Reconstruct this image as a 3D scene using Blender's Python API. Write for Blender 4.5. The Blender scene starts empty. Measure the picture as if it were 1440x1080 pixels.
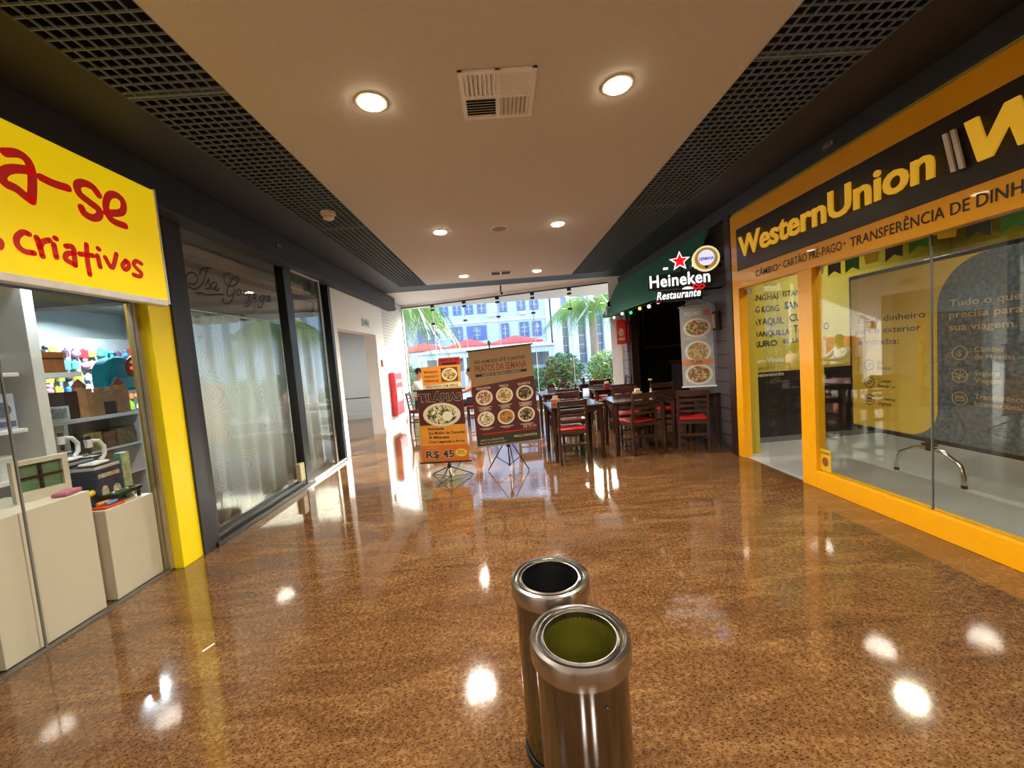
import bpy, bmesh, math, random
from mathutils import Vector, Matrix
random.seed(7)
scn = bpy.context.scene
COL = scn.collection

# ---------------------------------------------------------------- camera
CAMH = 1.5
_rt = Vector((0.997, -0.027, -0.079)); _up = Vector((0.080, 0.067, 0.995)); _fw = Vector((0.022, 0.997, -0.069))
_fw.normalize(); _rt = (_rt - _fw * _rt.dot(_fw)).normalized(); _up = _rt.cross(_fw).normalized()
cam_d = bpy.data.cameras.new('camera'); cam = bpy.data.objects.new('camera', cam_d); COL.objects.link(cam)
cam.matrix_world = Matrix(((_rt.x, _up.x, -_fw.x, 0), (_rt.y, _up.y, -_fw.y, 0), (_rt.z, _up.z, -_fw.z, CAMH), (0, 0, 0, 1)))
cam_d.sensor_fit = 'HORIZONTAL'; cam_d.sensor_width = 36.0; cam_d.lens = 560.0 / 1440.0 * 36.0
cam_d.clip_start = 0.05; cam_d.clip_end = 300
scn.camera = cam
# ---------------------------------------------------------------- exposure and world
vs = scn.view_settings
scn.display_settings.display_device = 'sRGB'
vs.view_transform = 'Standard'; vs.look = 'None'; vs.gamma = 1.0; vs.use_curve_mapping = False
vs.exposure = 0.92
scn.cycles.use_denoising = True
scn.cycles.max_bounces = 10; scn.cycles.diffuse_bounces = 5; scn.cycles.glossy_bounces = 5
scn.cycles.transparent_max_bounces = 24; scn.cycles.transmission_bounces = 6
scn.cycles.sample_clamp_indirect = 6.0
scn.cycles.caustics_reflective = False; scn.cycles.caustics_refractive = False
w = bpy.data.worlds.new('sky'); scn.world = w; w.use_nodes = True
_n = w.node_tree.nodes; _l = w.node_tree.links; _n.clear()
_o = _n.new('ShaderNodeOutputWorld'); _b = _n.new('ShaderNodeBackground'); _s = _n.new('ShaderNodeTexSky')
_s.sky_type = 'HOSEK_WILKIE'; _s.turbidity = 6.0; _s.ground_albedo = 0.4
_s.sun_direction = Vector((0.42, 0.84, 0.345)).normalized()
_h = _n.new('ShaderNodeHueSaturation'); _h.inputs['Saturation'].default_value = 0.74   # a hazy, half clouded sky
_l.new(_s.outputs[0], _h.inputs['Color']); _l.new(_h.outputs[0], _b.inputs[0]); _b.inputs[1].default_value = 29.0
_l.new(_b.outputs[0], _o.inputs[0])
# ---------------------------------------------------------------- sun (low, from beyond the window, to the right)
sd = bpy.data.lights.new('sun', 'SUN'); sd.energy = 10.0; sd.angle = 0.009; sd.color = (1.0, 0.93, 0.82)
so = bpy.data.objects.new('sun', sd); COL.objects.link(so)
so.rotation_euler = Vector((0.42, 0.84, 0.37)).to_track_quat('Z', 'Y').to_euler(); so.location = (10, 25, 15)

# ---------------------------------------------------------------- helpers
def S(h):
    h = h.lstrip('#'); c = [int(h[i:i + 2], 16) / 255 for i in (0, 2, 4)]
    return tuple(x / 12.92 if x <= 0.04045 else ((x + 0.055) / 1.055) ** 2.4 for x in c)

_M = {}
def mat(name, color=(.8, .8, .8), rough=0.5, metal=0.0, var=0.08, scale=12.0, bump=0.0, bscale=80.0, ior=1.5, emit=None, es=0.0, coat=0.0, stretch=None):
    if name in _M: return _M[name]
    if isinstance(color, str): color = S(color)
    m = bpy.data.materials.new(name); m.use_nodes = True; nt = m.node_tree; b = nt.nodes['Principled BSDF']
    tc = nt.nodes.new('ShaderNodeTexCoord'); src = tc.outputs['Object']
    if stretch:
        mp = nt.nodes.new('ShaderNodeMapping'); mp.inputs['Scale'].default_value = stretch
        nt.links.new(src, mp.inputs[0]); src = mp.outputs[0]
    nz = nt.nodes.new('ShaderNodeTexNoise'); nz.inputs['Scale'].default_value = scale; nz.inputs['Detail'].default_value = 4
    nt.links.new(src, nz.inputs['Vector'])
    rp = nt.nodes.new('ShaderNodeValToRGB')
    lo = [max(0, c * (1 - var)) for c in color]; hi = [min(1, c * (1 + var)) for c in color]
    rp.color_ramp.elements[0].position = 0.3; rp.color_ramp.elements[1].position = 0.7
    rp.color_ramp.elements[0].color = (*lo, 1); rp.color_ramp.elements[1].color = (*hi, 1)
    nt.links.new(nz.outputs['Fac'], rp.inputs[0]); nt.links.new(rp.outputs[0], b.inputs['Base Color'])
    b.inputs['Roughness'].default_value = rough; b.inputs['Metallic'].default_value = metal; b.inputs['IOR'].default_value = ior
    b.inputs['Coat Weight'].default_value = coat
    if bump:
        n2 = nt.nodes.new('ShaderNodeTexNoise'); n2.inputs['Scale'].default_value = bscale; nt.links.new(src, n2.inputs['Vector'])
        bp = nt.nodes.new('ShaderNodeBump'); bp.inputs['Strength'].default_value = bump; bp.inputs['Distance'].default_value = 0.01
        nt.links.new(n2.outputs['Fac'], bp.inputs['Height']); nt.links.new(bp.outputs[0], b.inputs['Normal'])
    if emit:
        if isinstance(emit, str): emit = S(emit)
        b.inputs['Emission Color'].default_value = (*emit, 1); b.inputs['Emission Strength'].default_value = es
    _M[name] = m; return m

def mat_glass(name, tint=(0.97, 0.99, 0.98), ior=1.5, extra=0.0):
    m = bpy.data.materials.new(name); m.use_nodes = True; nt = m.node_tree; nt.nodes.clear()
    o = nt.nodes.new('ShaderNodeOutputMaterial'); mx = nt.nodes.new('ShaderNodeMixShader')
    t = nt.nodes.new('ShaderNodeBsdfTransparent'); g = nt.nodes.new('ShaderNodeBsdfGlossy'); f = nt.nodes.new('ShaderNodeFresnel')
    t.inputs[0].default_value = (*tint, 1); g.inputs['Roughness'].default_value = 0.0; 
    ge = nt.nodes.new('ShaderNodeNewGeometry'); mr = nt.nodes.new('ShaderNodeMapRange')   # the same reflectance from both sides of the sheet
    mr.inputs['To Min'].default_value = ior; mr.inputs['To Max'].default_value = 1.0 / ior
    nt.links.new(ge.outputs['Backfacing'], mr.inputs['Value']); nt.links.new(mr.outputs[0], f.inputs[0])
    if extra:
        ad = nt.nodes.new('ShaderNodeMath'); ad.operation = 'ADD'; ad.use_clamp = True; ad.inputs[1].default_value = extra
        nt.links.new(f.outputs[0], ad.inputs[0]); nt.links.new(ad.outputs[0], mx.inputs[0])
    else: nt.links.new(f.outputs[0], mx.inputs[0])
    nt.links.new(t.outputs[0], mx.inputs[1]); nt.links.new(g.outputs[0], mx.inputs[2]); nt.links.new(mx.outputs[0], o.inputs[0])
    return m

def mat_food(name, cols, scale=38.0):
    if name in _M: return _M[name]
    m = bpy.data.materials.new(name); m.use_nodes = True; nt = m.node_tree; b = nt.nodes['Principled BSDF']
    tc = nt.nodes.new('ShaderNodeTexCoord'); v = nt.nodes.new('ShaderNodeTexVoronoi'); v.inputs['Scale'].default_value = scale
    nz = nt.nodes.new('ShaderNodeTexNoise'); nz.inputs['Scale'].default_value = scale * .6
    mixv = nt.nodes.new('ShaderNodeMixRGB'); mixv.inputs[0].default_value = .12
    nt.links.new(tc.outputs['Object'], mixv.inputs[1]); nt.links.new(tc.outputs['Object'], nz.inputs['Vector']); nt.links.new(nz.outputs['Color'], mixv.inputs[2])
    nt.links.new(mixv.outputs[0], v.inputs['Vector'])
    sp = nt.nodes.new('ShaderNodeSeparateColor'); nt.links.new(v.outputs['Color'], sp.inputs[0])
    r = nt.nodes.new('ShaderNodeValToRGB'); r.color_ramp.interpolation = 'CONSTANT'
    while len(r.color_ramp.elements) < len(cols): r.color_ramp.elements.new(0.5)
    for i, c in enumerate(cols):
        r.color_ramp.elements[i].position = i / len(cols); r.color_ramp.elements[i].color = (*S(c), 1)
    nt.links.new(sp.outputs[0], r.inputs[0]); nt.links.new(r.outputs[0], b.inputs['Base Color']); b.inputs['Roughness'].default_value = .5
    _M[name] = m; return m

class MB:
    """collects shapes of one mesh in world coordinates"""
    def __init__(s): s.v = []; s.f = []; s.mi = []; s.cur = 0
    def add(s, vs, fs):
        o = len(s.v); s.v += [tuple(p) for p in vs]
        for f in fs: s.f.append([o + i for i in f]); s.mi.append(s.cur)
        return s
    def box(s, x0, x1, y0, y1, z0, z1):
        vs = [(x, y, z) for x in (x0, x1) for y in (y0, y1) for z in (z0, z1)]
        return s.add(vs, [(0, 1, 3, 2), (4, 6, 7, 5), (0, 4, 5, 1), (2, 3, 7, 6), (0, 2, 6, 4), (1, 5, 7, 3)])
    def obox(s, c, ax, ay, az):
        c = Vector(c); ax = Vector(ax); ay = Vector(ay); az = Vector(az)
        vs = [c + ax * i + ay * j + az * k for i in (-1, 1) for j in (-1, 1) for k in (-1, 1)]
        return s.add(vs, [(0, 1, 3, 2), (4, 6, 7, 5), (0, 4, 5, 1), (2, 3, 7, 6), (0, 2, 6, 4), (1, 5, 7, 3)])
    def bar(s, p0, p1, a, b, up=(0, 0, 1)):
        p0 = Vector(p0); p1 = Vector(p1); d = p1 - p0; L = d.length; d.normalize(); u = Vector(up)
        if abs(d.dot(u)) > .98: u = Vector((0, 1, 0))
        x = d.cross(u).normalized(); y = x.cross(d).normalized()
        return s.obox((p0 + p1) / 2, x * a / 2, y * b / 2, d * L / 2)
    def cyl(s, p0, p1, r0, r1=None, n=16, cap=True):
        r1 = r0 if r1 is None else r1; p0 = Vector(p0); p1 = Vector(p1); d = (p1 - p0).normalized()
        u = Vector((0, 0, 1)) if abs(d.z) < .9 else Vector((1, 0, 0)); x = d.cross(u).normalized(); y = d.cross(x)
        vs = []
        for p, r in ((p0, r0), (p1, r1)):
            for i in range(n):
                a = 2 * math.pi * i / n; vs.append(p + x * (r * math.cos(a)) + y * (r * math.sin(a)))
        fs = [(i, (i + 1) % n, n + (i + 1) % n, n + i) for i in range(n)]
        if cap: fs += [tuple(range(n))[::-1], tuple(range(n, 2 * n))]
        return s.add(vs, fs)
    def tube(s, pts, r, n=8, closed=False):
        pts = [Vector(p) for p in pts]; vs = []; m = len(pts); px = None
        rr = r if isinstance(r, (list, tuple)) else [r] * m
        for i, p in enumerate(pts):
            a = pts[max(0, i - 1)]; b = pts[min(m - 1, i + 1)]
            if closed: a = pts[i - 1]; b = pts[(i + 1) % m]
            d = (b - a).normalized()
            if px is None:
                u = Vector((0, 0, 1)) if abs(d.z) < .9 else Vector((1, 0, 0)); px = d.cross(u).normalized()
            px = (px - d * px.dot(d)).normalized(); y = d.cross(px)
            for k in range(n):
                t = 2 * math.pi * k / n; vs.append(p + px * (rr[i] * math.cos(t)) + y * (rr[i] * math.sin(t)))
        fs = []
        for i in range(m if closed else m - 1):
            j = (i + 1) % m
            fs += [(i * n + k, i * n + (k + 1) % n, j * n + (k + 1) % n, j * n + k) for k in range(n)]
        if not closed: fs += [tuple(range(n))[::-1], tuple(range((m - 1) * n, m * n))]
        return s.add(vs, fs)
    def lathe(s, prof, c=(0, 0, 0), n=32, sx=1, sy=1):
        vs = []
        for r, z in prof:
            for i in range(n):
                a = 2 * math.pi * i / n; vs.append((c[0] + r * sx * math.cos(a), c[1] + r * sy * math.sin(a), c[2] + z))
        fs = []
        for j in range(len(prof) - 1):
            fs += [(j * n + i, j * n + (i + 1) % n, (j + 1) * n + (i + 1) % n, (j + 1) * n + i) for i in range(n)]
        return s.add(vs, fs)
    def ball(s, c, r, n=10, sx=1, sy=1, sz=1):
        k = n // 2 + 1
        prof = [(r * math.sin(math.pi * i / k), -r * sz * math.cos(math.pi * i / k)) for i in range(k + 1)]
        prof[0] = (r * .02, prof[0][1]); prof[-1] = (r * .02, prof[-1][1])
        return s.lathe(prof, c, n, sx, sy)
    def prism(s, fr, poly, t0, t1):
        n = len(poly); vs = [fr.p(x, y, t0) for x, y in poly] + [fr.p(x, y, t1) for x, y in poly]
        return s.add(vs, [tuple(range(n))[::-1], tuple(range(n, 2 * n))] + [(i, (i + 1) % n, n + (i + 1) % n, n + i) for i in range(n)])
    def build(s, name, m, parent=None, smooth=False, bevel=0.0, seg=2, subsurf=0):
        me = bpy.data.meshes.new(name)
        off = Vector((0, 0, 0))
        if parent is not None:
            q = parent
            while q is not None: off = off + q.location; q = q.parent
        me.from_pydata([tuple(Vector(v) - off) for v in s.v], [], s.f)
        ms = m if isinstance(m, (list, tuple)) else [m]
        for x in ms: me.materials.append(x)
        if len(ms) > 1: me.polygons.foreach_set('material_index', s.mi)
        bm = bmesh.new(); bm.from_mesh(me)
        if len(bm.faces): bmesh.ops.recalc_face_normals(bm, faces=bm.faces)
        bm.to_mesh(me); bm.free()
        if smooth:
            me.polygons.foreach_set('use_smooth', [True] * len(me.polygons))
            try: me.set_sharp_from_angle(angle=math.radians(40))
            except Exception: pass
        o = bpy.data.objects.new(name, me); COL.objects.link(o)
        if parent is not None: o.parent = parent
        if bevel:
            b = o.modifiers.new('bevel', 'BEVEL'); b.width = bevel; b.segments = seg; b.limit_method = 'ANGLE'
        if subsurf:
            u = o.modifiers.new('sub', 'SUBSURF'); u.levels = subsurf; u.render_levels = subsurf
        return o

class Fr:
    """a flat drawing frame: origin, x (reading) direction, y (up) direction"""
    def __init__(s, o, x, y=(0, 0, 1)):
        s.o = Vector(o); s.x = Vector(x).normalized(); s.y = Vector(y).normalized(); s.n = s.x.cross(s.y).normalized()
    def p(s, a, b, c=0): return s.o + s.x * a + s.y * b + s.n * c

def thing(name, label, cat, loc=(0, 0, 0), group=None):
    o = bpy.data.objects.new(name, None); COL.objects.link(o); o.location = loc; o.empty_display_size = .1
    o['label'] = label; o['category'] = cat
    if group: o['group'] = group
    return o
def tag(o, label, cat, group=None, kind=None):
    o['label'] = label; o['category'] = cat
    if group: o['group'] = group
    if kind: o['kind'] = kind
    return o
def lab(o, label): o['label'] = label; return o
def struct(o): o['kind'] = 'structure'; return o
def base_origin(o):
    """move the origin of a one-mesh thing to the middle of its base"""
    me = o.data; xs = [v.co for v in me.vertices]
    c = Vector(((min(p.x for p in xs) + max(p.x for p in xs)) / 2, (min(p.y for p in xs) + max(p.y for p in xs)) / 2, min(p.z for p in xs)))
    me.transform(Matrix.Translation(-c)); o.location = o.location + c; return o
def dup(root, loc, rotz, label=None, group=None, scale=None):
    r = root.copy(); COL.objects.link(r); r.location = loc; r.rotation_euler = (0, 0, rotz)
    if label: r['label'] = label
    if group: r['group'] = group
    if scale: r.scale = scale
    for ch in list(root.children):
        c = ch.copy(); COL.objects.link(c); c.parent = r
        for g in list(ch.children):
            d = g.copy(); COL.objects.link(d); d.parent = c
    return r

def text_geo(s, bold=0.0, shear=0.0, space=1.0):
    cu = bpy.data.curves.new('txt', 'FONT'); cu.body = s; cu.size = 1.0; cu.offset = bold; cu.shear = shear; cu.space_character = space
    cu.resolution_u = 3
    o = bpy.data.objects.new('txt', cu); COL.objects.link(o)
    dg = bpy.context.evaluated_depsgraph_get(); ev = o.evaluated_get(dg); me = ev.to_mesh()
    vs = [(v.co.x, v.co.y) for v in me.vertices]; fs = [list(p.vertices) for p in me.polygons]
    ev.to_mesh_clear(); bpy.data.objects.remove(o); bpy.data.curves.remove(cu)
    return vs, fs
_caph = None
def lettering(fr, s, x, y, h, mat_, parent, w=None, bold=0.0, shear=0.0, align='L', n=.002, depth=0.0, name='lettering', space=1.0, into=None):
    """text with cap height h; its baseline starts at x, y of the frame"""
    global _caph
    if _caph is None:
        v, _ = text_geo('H'); _caph = max(p[1] for p in v)
    vs, fs = text_geo(s, bold, shear, space); k = h / _caph
    if not vs: return None
    x0 = min(p[0] for p in vs); x1 = max(p[0] for p in vs); kx = k if w is None else w / (x1 - x0)
    sh = {'L': 0, 'C': -(x1 - x0) * kx / 2, 'R': -(x1 - x0) * kx}[align]
    mb = into or MB()
    P = [(x + (px - x0) * kx + sh, y + py * k) for px, py in vs]
    mb.add([fr.p(a, b, n + depth) for a, b in P], fs)
    if depth:
        ed = {}
        for f in fs:
            for i in range(len(f)):
                e = (f[i], f[(i + 1) % len(f)]); ed[e] = 1
        o = len(P); side = [(a, b) for a, b in ed if (b, a) not in ed]
        mb.add([fr.p(a, b, n) for a, b in P] + [fr.p(a, b, n + depth) for a, b in P], [(a, b, b + o, a + o) for a, b in side])
    if into: return mb
    return mb.build(name, mat_, parent)

def smooth_pts(pts, k=6):
    if len(pts) < 3: return [Vector(p) for p in pts]
    P = [Vector((*p, 0)) if len(p) == 2 else Vector(p) for p in pts]; out = []
    for i in range(len(P) - 1):
        a = P[max(0, i - 1)]; b = P[i]; c = P[i + 1]; d = P[min(len(P) - 1, i + 2)]
        for j in range(k):
            t = j / k
            out.append(.5 * ((2 * b) + (-a + c) * t + (2 * a - 5 * b + 4 * c - d) * t * t + (-a + 3 * b - 3 * c + d) * t ** 3))
    out.append(P[-1]); return out
def brush(mb, fr, strokes, wd, n=.002, dx=0, dy=0, s=1.0):
    for st in strokes:
        pts = [(dx + p[0] * s, dy + p[1] * s) for p in st]
        P = [Vector((p[0], p[1])) for p in smooth_pts([(a, b, 0) for a, b in pts])]
        m = len(P); L = []; R_ = []
        for i in range(m):
            d = (P[min(m - 1, i + 1)] - P[max(0, i - 1)])
            d = d.normalized() if d.length > 1e-9 else Vector((1, 0)); nn = Vector((-d.y, d.x)) * wd / 2
            L.append(P[i] + nn); R_.append(P[i] - nn)
        vs = [fr.p(q.x, q.y, n) for q in L + R_]
        mb.add(vs, [(i, i + 1, m + i + 1, m + i) for i in range(m - 1)])
        for e in (P[0], P[-1]):
            c = [fr.p(e.x + wd / 2 * math.cos(a * math.pi / 6), e.y + wd / 2 * math.sin(a * math.pi / 6), n) for a in range(12)]
            mb.add(c, [tuple(range(12))])
    return mb
def ell(cx, cy, rx, ry, n=28, a0=0.0, a1=2 * math.pi):
    return [(cx + rx * math.cos(a0 + (a1 - a0) * i / n), cy + ry * math.sin(a0 + (a1 - a0) * i / n)) for i in range(n)]
def poly(mb, fr, pts, n=.002):
    return mb.add([fr.p(a, b, n) for a, b in pts], [tuple(range(len(pts)))])
def rect(mb, fr, x0, x1, y0, y1, n=.002): return poly(mb, fr, [(x0, y0), (x1, y0), (x1, y1), (x0, y1)], n)
def plate(fr, cx, cy, rx, ry, food, rim, parent, n=.002, name='plate_picture'):
    mb = MB(); poly(mb, fr, ell(cx, cy, rx, ry), n); mb.cur = 1; poly(mb, fr, ell(cx, cy, rx * .8, ry * .8), n + .0012)
    return mb.build(name, [rim, food], parent)
# ---------------------------------------------------------------- structure materials
def mat_granite():
    m = bpy.data.materials.new('polished brown granite'); m.use_nodes = True; nt = m.node_tree; b = nt.nodes['Principled BSDF']; N = nt.nodes.new; Lk = nt.links.new
    tc = N('ShaderNodeTexCoord')
    mp = N('ShaderNodeMapping'); mp.inputs['Rotation'].default_value = (0, 0, math.radians(38)); mp.inputs['Scale'].default_value = (1.0, 3.2, 1.0); Lk(tc.outputs['Object'], mp.inputs[0])
    big = N('ShaderNodeTexNoise'); big.inputs['Scale'].default_value = 1.6; big.inputs['Detail'].default_value = 6; big.inputs['Distortion'].default_value = 1.4; Lk(mp.outputs[0], big.inputs['Vector'])
    mid = N('ShaderNodeTexNoise'); mid.inputs['Scale'].default_value = 42; mid.inputs['Detail'].default_value = 5; mid.inputs['Roughness'].default_value = .7; Lk(tc.outputs['Object'], mid.inputs['Vector'])
    mp2 = N('ShaderNodeMapping'); mp2.inputs['Rotation'].default_value = (0, 0, math.radians(-30)); mp2.inputs['Scale'].default_value = (1, 2.2, 1); Lk(tc.outputs['Object'], mp2.inputs[0])
    sp = N('ShaderNodeTexNoise'); sp.inputs['Scale'].default_value = 78; sp.inputs['Detail'].default_value = 3; Lk(mp2.outputs[0], sp.inputs['Vector'])
    r1 = N('ShaderNodeValToRGB'); e = r1.color_ramp.elements
    e[0].position = .30; e[0].color = (*S('402b1a'), 1); e[1].position = .72; e[1].color = (*S('9e7b4e'), 1)
    x = e.new(.5); x.color = (*S('6c4b2d'), 1)
    a1 = N('ShaderNodeMath'); a1.operation = 'MULTIPLY_ADD'; a1.inputs[1].default_value = .34; Lk(big.outputs['Fac'], a1.inputs[0])
    a2 = N('ShaderNodeMath'); a2.operation = 'MULTIPLY'; a2.inputs[1].default_value = .66; Lk(mid.outputs['Fac'], a2.inputs[0]); Lk(a2.outputs[0], a1.inputs[2])
    Lk(a1.outputs[0], r1.inputs[0])
    r2 = N('ShaderNodeValToRGB'); e2 = r2.color_ramp.elements; e2[0].position = .36; e2[0].color = (.12, .1, .09, 1); e2[1].position = .47; e2[1].color = (1, 1, 1, 1)
    Lk(sp.outputs['Fac'], r2.inputs[0])
    mu = N('ShaderNodeMixRGB'); mu.blend_type = 'MULTIPLY'; mu.inputs[0].default_value = .8; Lk(r1.outputs[0], mu.inputs[1]); Lk(r2.outputs[0], mu.inputs[2])
    br = N('ShaderNodeTexBrick'); br.offset = 0.5; br.inputs['Scale'].default_value = 1.0; br.inputs['Mortar Size'].default_value = .0022; br.inputs['Brick Width'].default_value = 1.5; br.inputs['Row Height'].default_value = .95
    br.inputs['Color1'].default_value = (1, 1, 1, 1); br.inputs['Color2'].default_value = (.92, .90, .88, 1); br.inputs['Mortar'].default_value = (.7, .66, .62, 1)
    Lk(tc.outputs['Object'], br.inputs['Vector'])
    m3 = N('ShaderNodeMixRGB'); m3.blend_type = 'MULTIPLY'; m3.inputs[0].default_value = 1; Lk(mu.outputs[0], m3.inputs[1]); Lk(br.outputs['Color'], m3.inputs[2])
    Lk(m3.outputs[0], b.inputs['Base Color'])
    b.inputs['Roughness'].default_value = .065; b.inputs['IOR'].default_value = 1.74
    wn = N('ShaderNodeTexNoise'); wn.inputs['Scale'].default_value = 2.0; Lk(tc.outputs['Object'], wn.inputs['Vector'])
    bp = N('ShaderNodeBump'); bp.inputs['Strength'].default_value = .02; bp.inputs['Distance'].default_value = .05; Lk(wn.outputs['Fac'], bp.inputs['Height']); Lk(bp.outputs[0], b.inputs['Normal'])
    return m
def mat_grid(name, color, line, bw, rh, mortar=.01, axes='YZ', bump=.4, rough=.6, off=.5, c2=None):
    """bricks, planks or boards drawn by a brick texture laid over the two given axes"""
    m = bpy.data.materials.new(name); m.use_nodes = True; nt = m.node_tree; b = nt.nodes['Principled BSDF']; N = nt.nodes.new; Lk = nt.links.new
    tc = N('ShaderNodeTexCoord'); sx = N('ShaderNodeSeparateXYZ'); cx = N('ShaderNodeCombineXYZ'); Lk(tc.outputs['Object'], sx.inputs[0])
    Lk(sx.outputs['XYZ'.index(axes[0])], cx.inputs[0]); Lk(sx.outputs['XYZ'.index(axes[1])], cx.inputs[1])
    br = N('ShaderNodeTexBrick'); br.offset = off; br.inputs['Scale'].default_value = 1; br.inputs['Brick Width'].default_value = bw; br.inputs['Row Height'].default_value = rh; br.inputs['Mortar Size'].default_value = mortar
    br.inputs['Color1'].default_value = (*S(color), 1); br.inputs['Color2'].default_value = (*S(c2 or color), 1); br.inputs['Mortar'].default_value = (*S(line), 1)
    Lk(cx.outputs[0], br.inputs['Vector'])
    nz = N('ShaderNodeTexNoise'); nz.inputs['Scale'].default_value = 14; Lk(tc.outputs['Object'], nz.inputs['Vector'])
    mx = N('ShaderNodeMixRGB'); mx.blend_type = 'MULTIPLY'; mx.inputs[0].default_value = .2; Lk(br.outputs['Color'], mx.inputs[1]); Lk(nz.outputs['Color'], mx.inputs[2])
    Lk(mx.outputs[0], b.inputs['Base Color']); b.inputs['Roughness'].default_value = rough
    iv = N('ShaderNodeMath'); iv.operation = 'SUBTRACT'; iv.inputs[0].default_value = 1; Lk(br.outputs['Fac'], iv.inputs[1])
    bp = N('ShaderNodeBump'); bp.inputs['Strength'].default_value = bump; bp.inputs['Distance'].default_value = .01; Lk(iv.outputs[0], bp.inputs['Height']); Lk(bp.outputs[0], b.inputs['Normal'])
    return m
granite = mat_granite()
cream = mat('warm white ceiling paint', 'dad4cc', .8, var=.03, scale=40)
white = mat('white wall paint', 'f0f1f2', .7, var=.02)
hallgrey = mat('grey hall paint', 'a9aaa6', .6, var=.03)
dkpaint = mat('anthracite paint', '292a2e', .55, var=.06, scale=5)
dkgrid = mat('dark metal grid', '76838f', .45, metal=.0, var=.05)
black = mat('black void', '050505', .9, var=.0)
blackm = mat('black metal', '141415', .4, var=.05)
yellowf = mat('yellow enamel frame', 'f2aa00', .35, var=.02, coat=.3)
lemon = mat('lemon yellow vinyl', 'f2da0a', .38, var=.03, scale=3)
wbrick = mat_grid('white painted brick', 'e9e9e6', 'c9c8c4', .23, .075, .012, 'YZ', .5)
plankY = mat_grid('dark plank siding', '4d4346', '17131a', 2.4, .185, .008, 'YZ', .8, .5, c2='453c40')
plankX = mat_grid('dark plank siding across', '4d4346', '17131a', 2.4, .185, .008, 'XZ', .8, .5, c2='453c40')
greyplank = mat_grid('grey plank siding', '8d8792', '4c4750', 2.4, .2, .008, 'YZ', .6, .5)
brownpost = mat('dark brown post', '2c1710', .4, var=.15)
olive = mat('mustard wall paint', 'b3a12c', .6, var=.03)
greyfl = mat('grey vinyl floor', 'a5a6a8', .28, var=.03)
glass = mat_glass('clear glass', (.97, .985, .98))
glass_w = mat_glass('facade glass', (.955, .98, .985))
glass_tint = mat_glass('tinted shop glass', (.87, .90, .86), 1.72)
glass_isa = mat_glass('shop glass', (.93, .96, .955), 1.62)
alu = mat('brushed aluminium', 'b9bcbf', .3, metal=.9, var=.05)
whitem = mat('white metal frame', 'e8e8ea', .4, var=.02)
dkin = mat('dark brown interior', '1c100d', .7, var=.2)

def sbox(name, m, *b, bevel=0): return struct(MB().box(*b).build(name, m, bevel=bevel))
# floor, ceilings, walls ------------------------------------------------------
sbox('floor', granite, -6.6, 7.0, -5.2, 13.0, -.08, 0)
sbox('floor', greyfl, 2.99, 6.5, -.5, 4.97, 0, .006)
sbox('floor', greyfl, 3.2, 6.5, 4.97, 5.5, 0, .006)
sbox('ceiling', cream, -1.48, 1.68, -5.2, 8.8, 3.18, 3.24)
sbox('ceiling', dkpaint, -2.75, -2.06, -5.2, 8.8, 3.18, 3.24)
sbox('ceiling', dkpaint, 2.40, 3.15, -5.2, 8.8, 3.18, 3.24)
sbox('ceiling', dkpaint, -2.75, 3.15, 8.8, 9.42, 3.18, 3.24)
sbox('ceiling', white, -3.2, 3.5, 9.42, 12.4, 3.18, 3.24)
sbox('ceiling', black, -2.75, 3.15, -5.2, 9.42, 3.62, 3.66)
for q in ((-2.75, 3.15, 9.38, 9.42), (-2.75, 3.15, -5.24, -5.2), (-2.79, -2.75, -5.24, 9.42), (3.15, 3.19, -5.24, 9.42)): sbox('ceiling', black, *q, 3.22, 3.66)  # unseen panels added around the ceiling void to keep sunlight out
for i, (a, b) in enumerate(((-2.06, -1.48), (1.68, 2.40))):
    g = MB(); nx = round((b - a) / .064)
    for k in range(nx + 1):
        x = a + (b - a) * k / nx; g.box(x - .003, x + .003, -1.2, 8.8, 3.18, 3.192)
    for k in range(int(10.0 / .064) + 1):
        y = 8.8 - k * .064; g.box(a, b, y - .003, y + .003, 3.1805, 3.1918)
    for y in (7.4, 4.95, 2.5, .05): g.box(a, b, y - .008, y + .008, 3.1795, 3.2)
    struct(g.build('trim_%d' % (i + 1), dkgrid))
# fascia beams over the shop fronts
sbox('trim_3', dkpaint, -2.75, -2.55, -5.2, 10.2, 2.87, 3.18, bevel=.006)
sbox('trim_4', dkpaint, 2.95, 3.15, -5.2, 9.86, 3.02, 3.18, bevel=.006)
sbox('trim_5', dkpaint, -2.552, -2.53, -5.2, 10.2, 2.9, 2.94)
# left side
sbox('wall_left', white, -2.95, -2.72, 6.64, 6.86, 0, 3.3)
sbox('wall_left', white, -2.95, -2.72, 6.86, 8.92, 2.21, 3.3)
sbox('wall_left', white, -2.98, -2.72, 8.92, 9.5, 0, 3.3)
sbox('wall_left', wbrick, -2.98, -2.72, 9.5, 11.62, 0, 3.3)
sbox('wall_left', white, -3.2, -2.72, -5.2, -.4, 0, 3.3)
sbox('wall_hall', hallgrey, -6.2, -2.9, 11.95, 12.1, 0, 3.2)
h = MB(); h.box(-6.2, -2.98, 11.93, 11.95, .62, .635); h.box(-3.52, -3.5, 11.93, 11.95, 0, 2.9); struct(h.build('trim_6', dkpaint))
sbox('baseboard_hall', hallgrey, -6.2, -2.98, 11.92, 11.95, 0, .14)
sbox('wall_hall_side', hallgrey, -6.3, -6.2, 6.64, 12.1, 0, 3.2)
sbox('wall_hall_front', hallgrey, -6.2, -2.95, 6.64, 6.76, 0, 3.2)
sbox('ceiling', white, -6.3, -2.95, 6.64, 12.1, 3.0, 3.06)
sbox('baseboard_left', mat('grey stone skirting', 'b5b3ae', .4), -2.72, -2.705, 8.92, 11.5, 0, .1)
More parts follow.
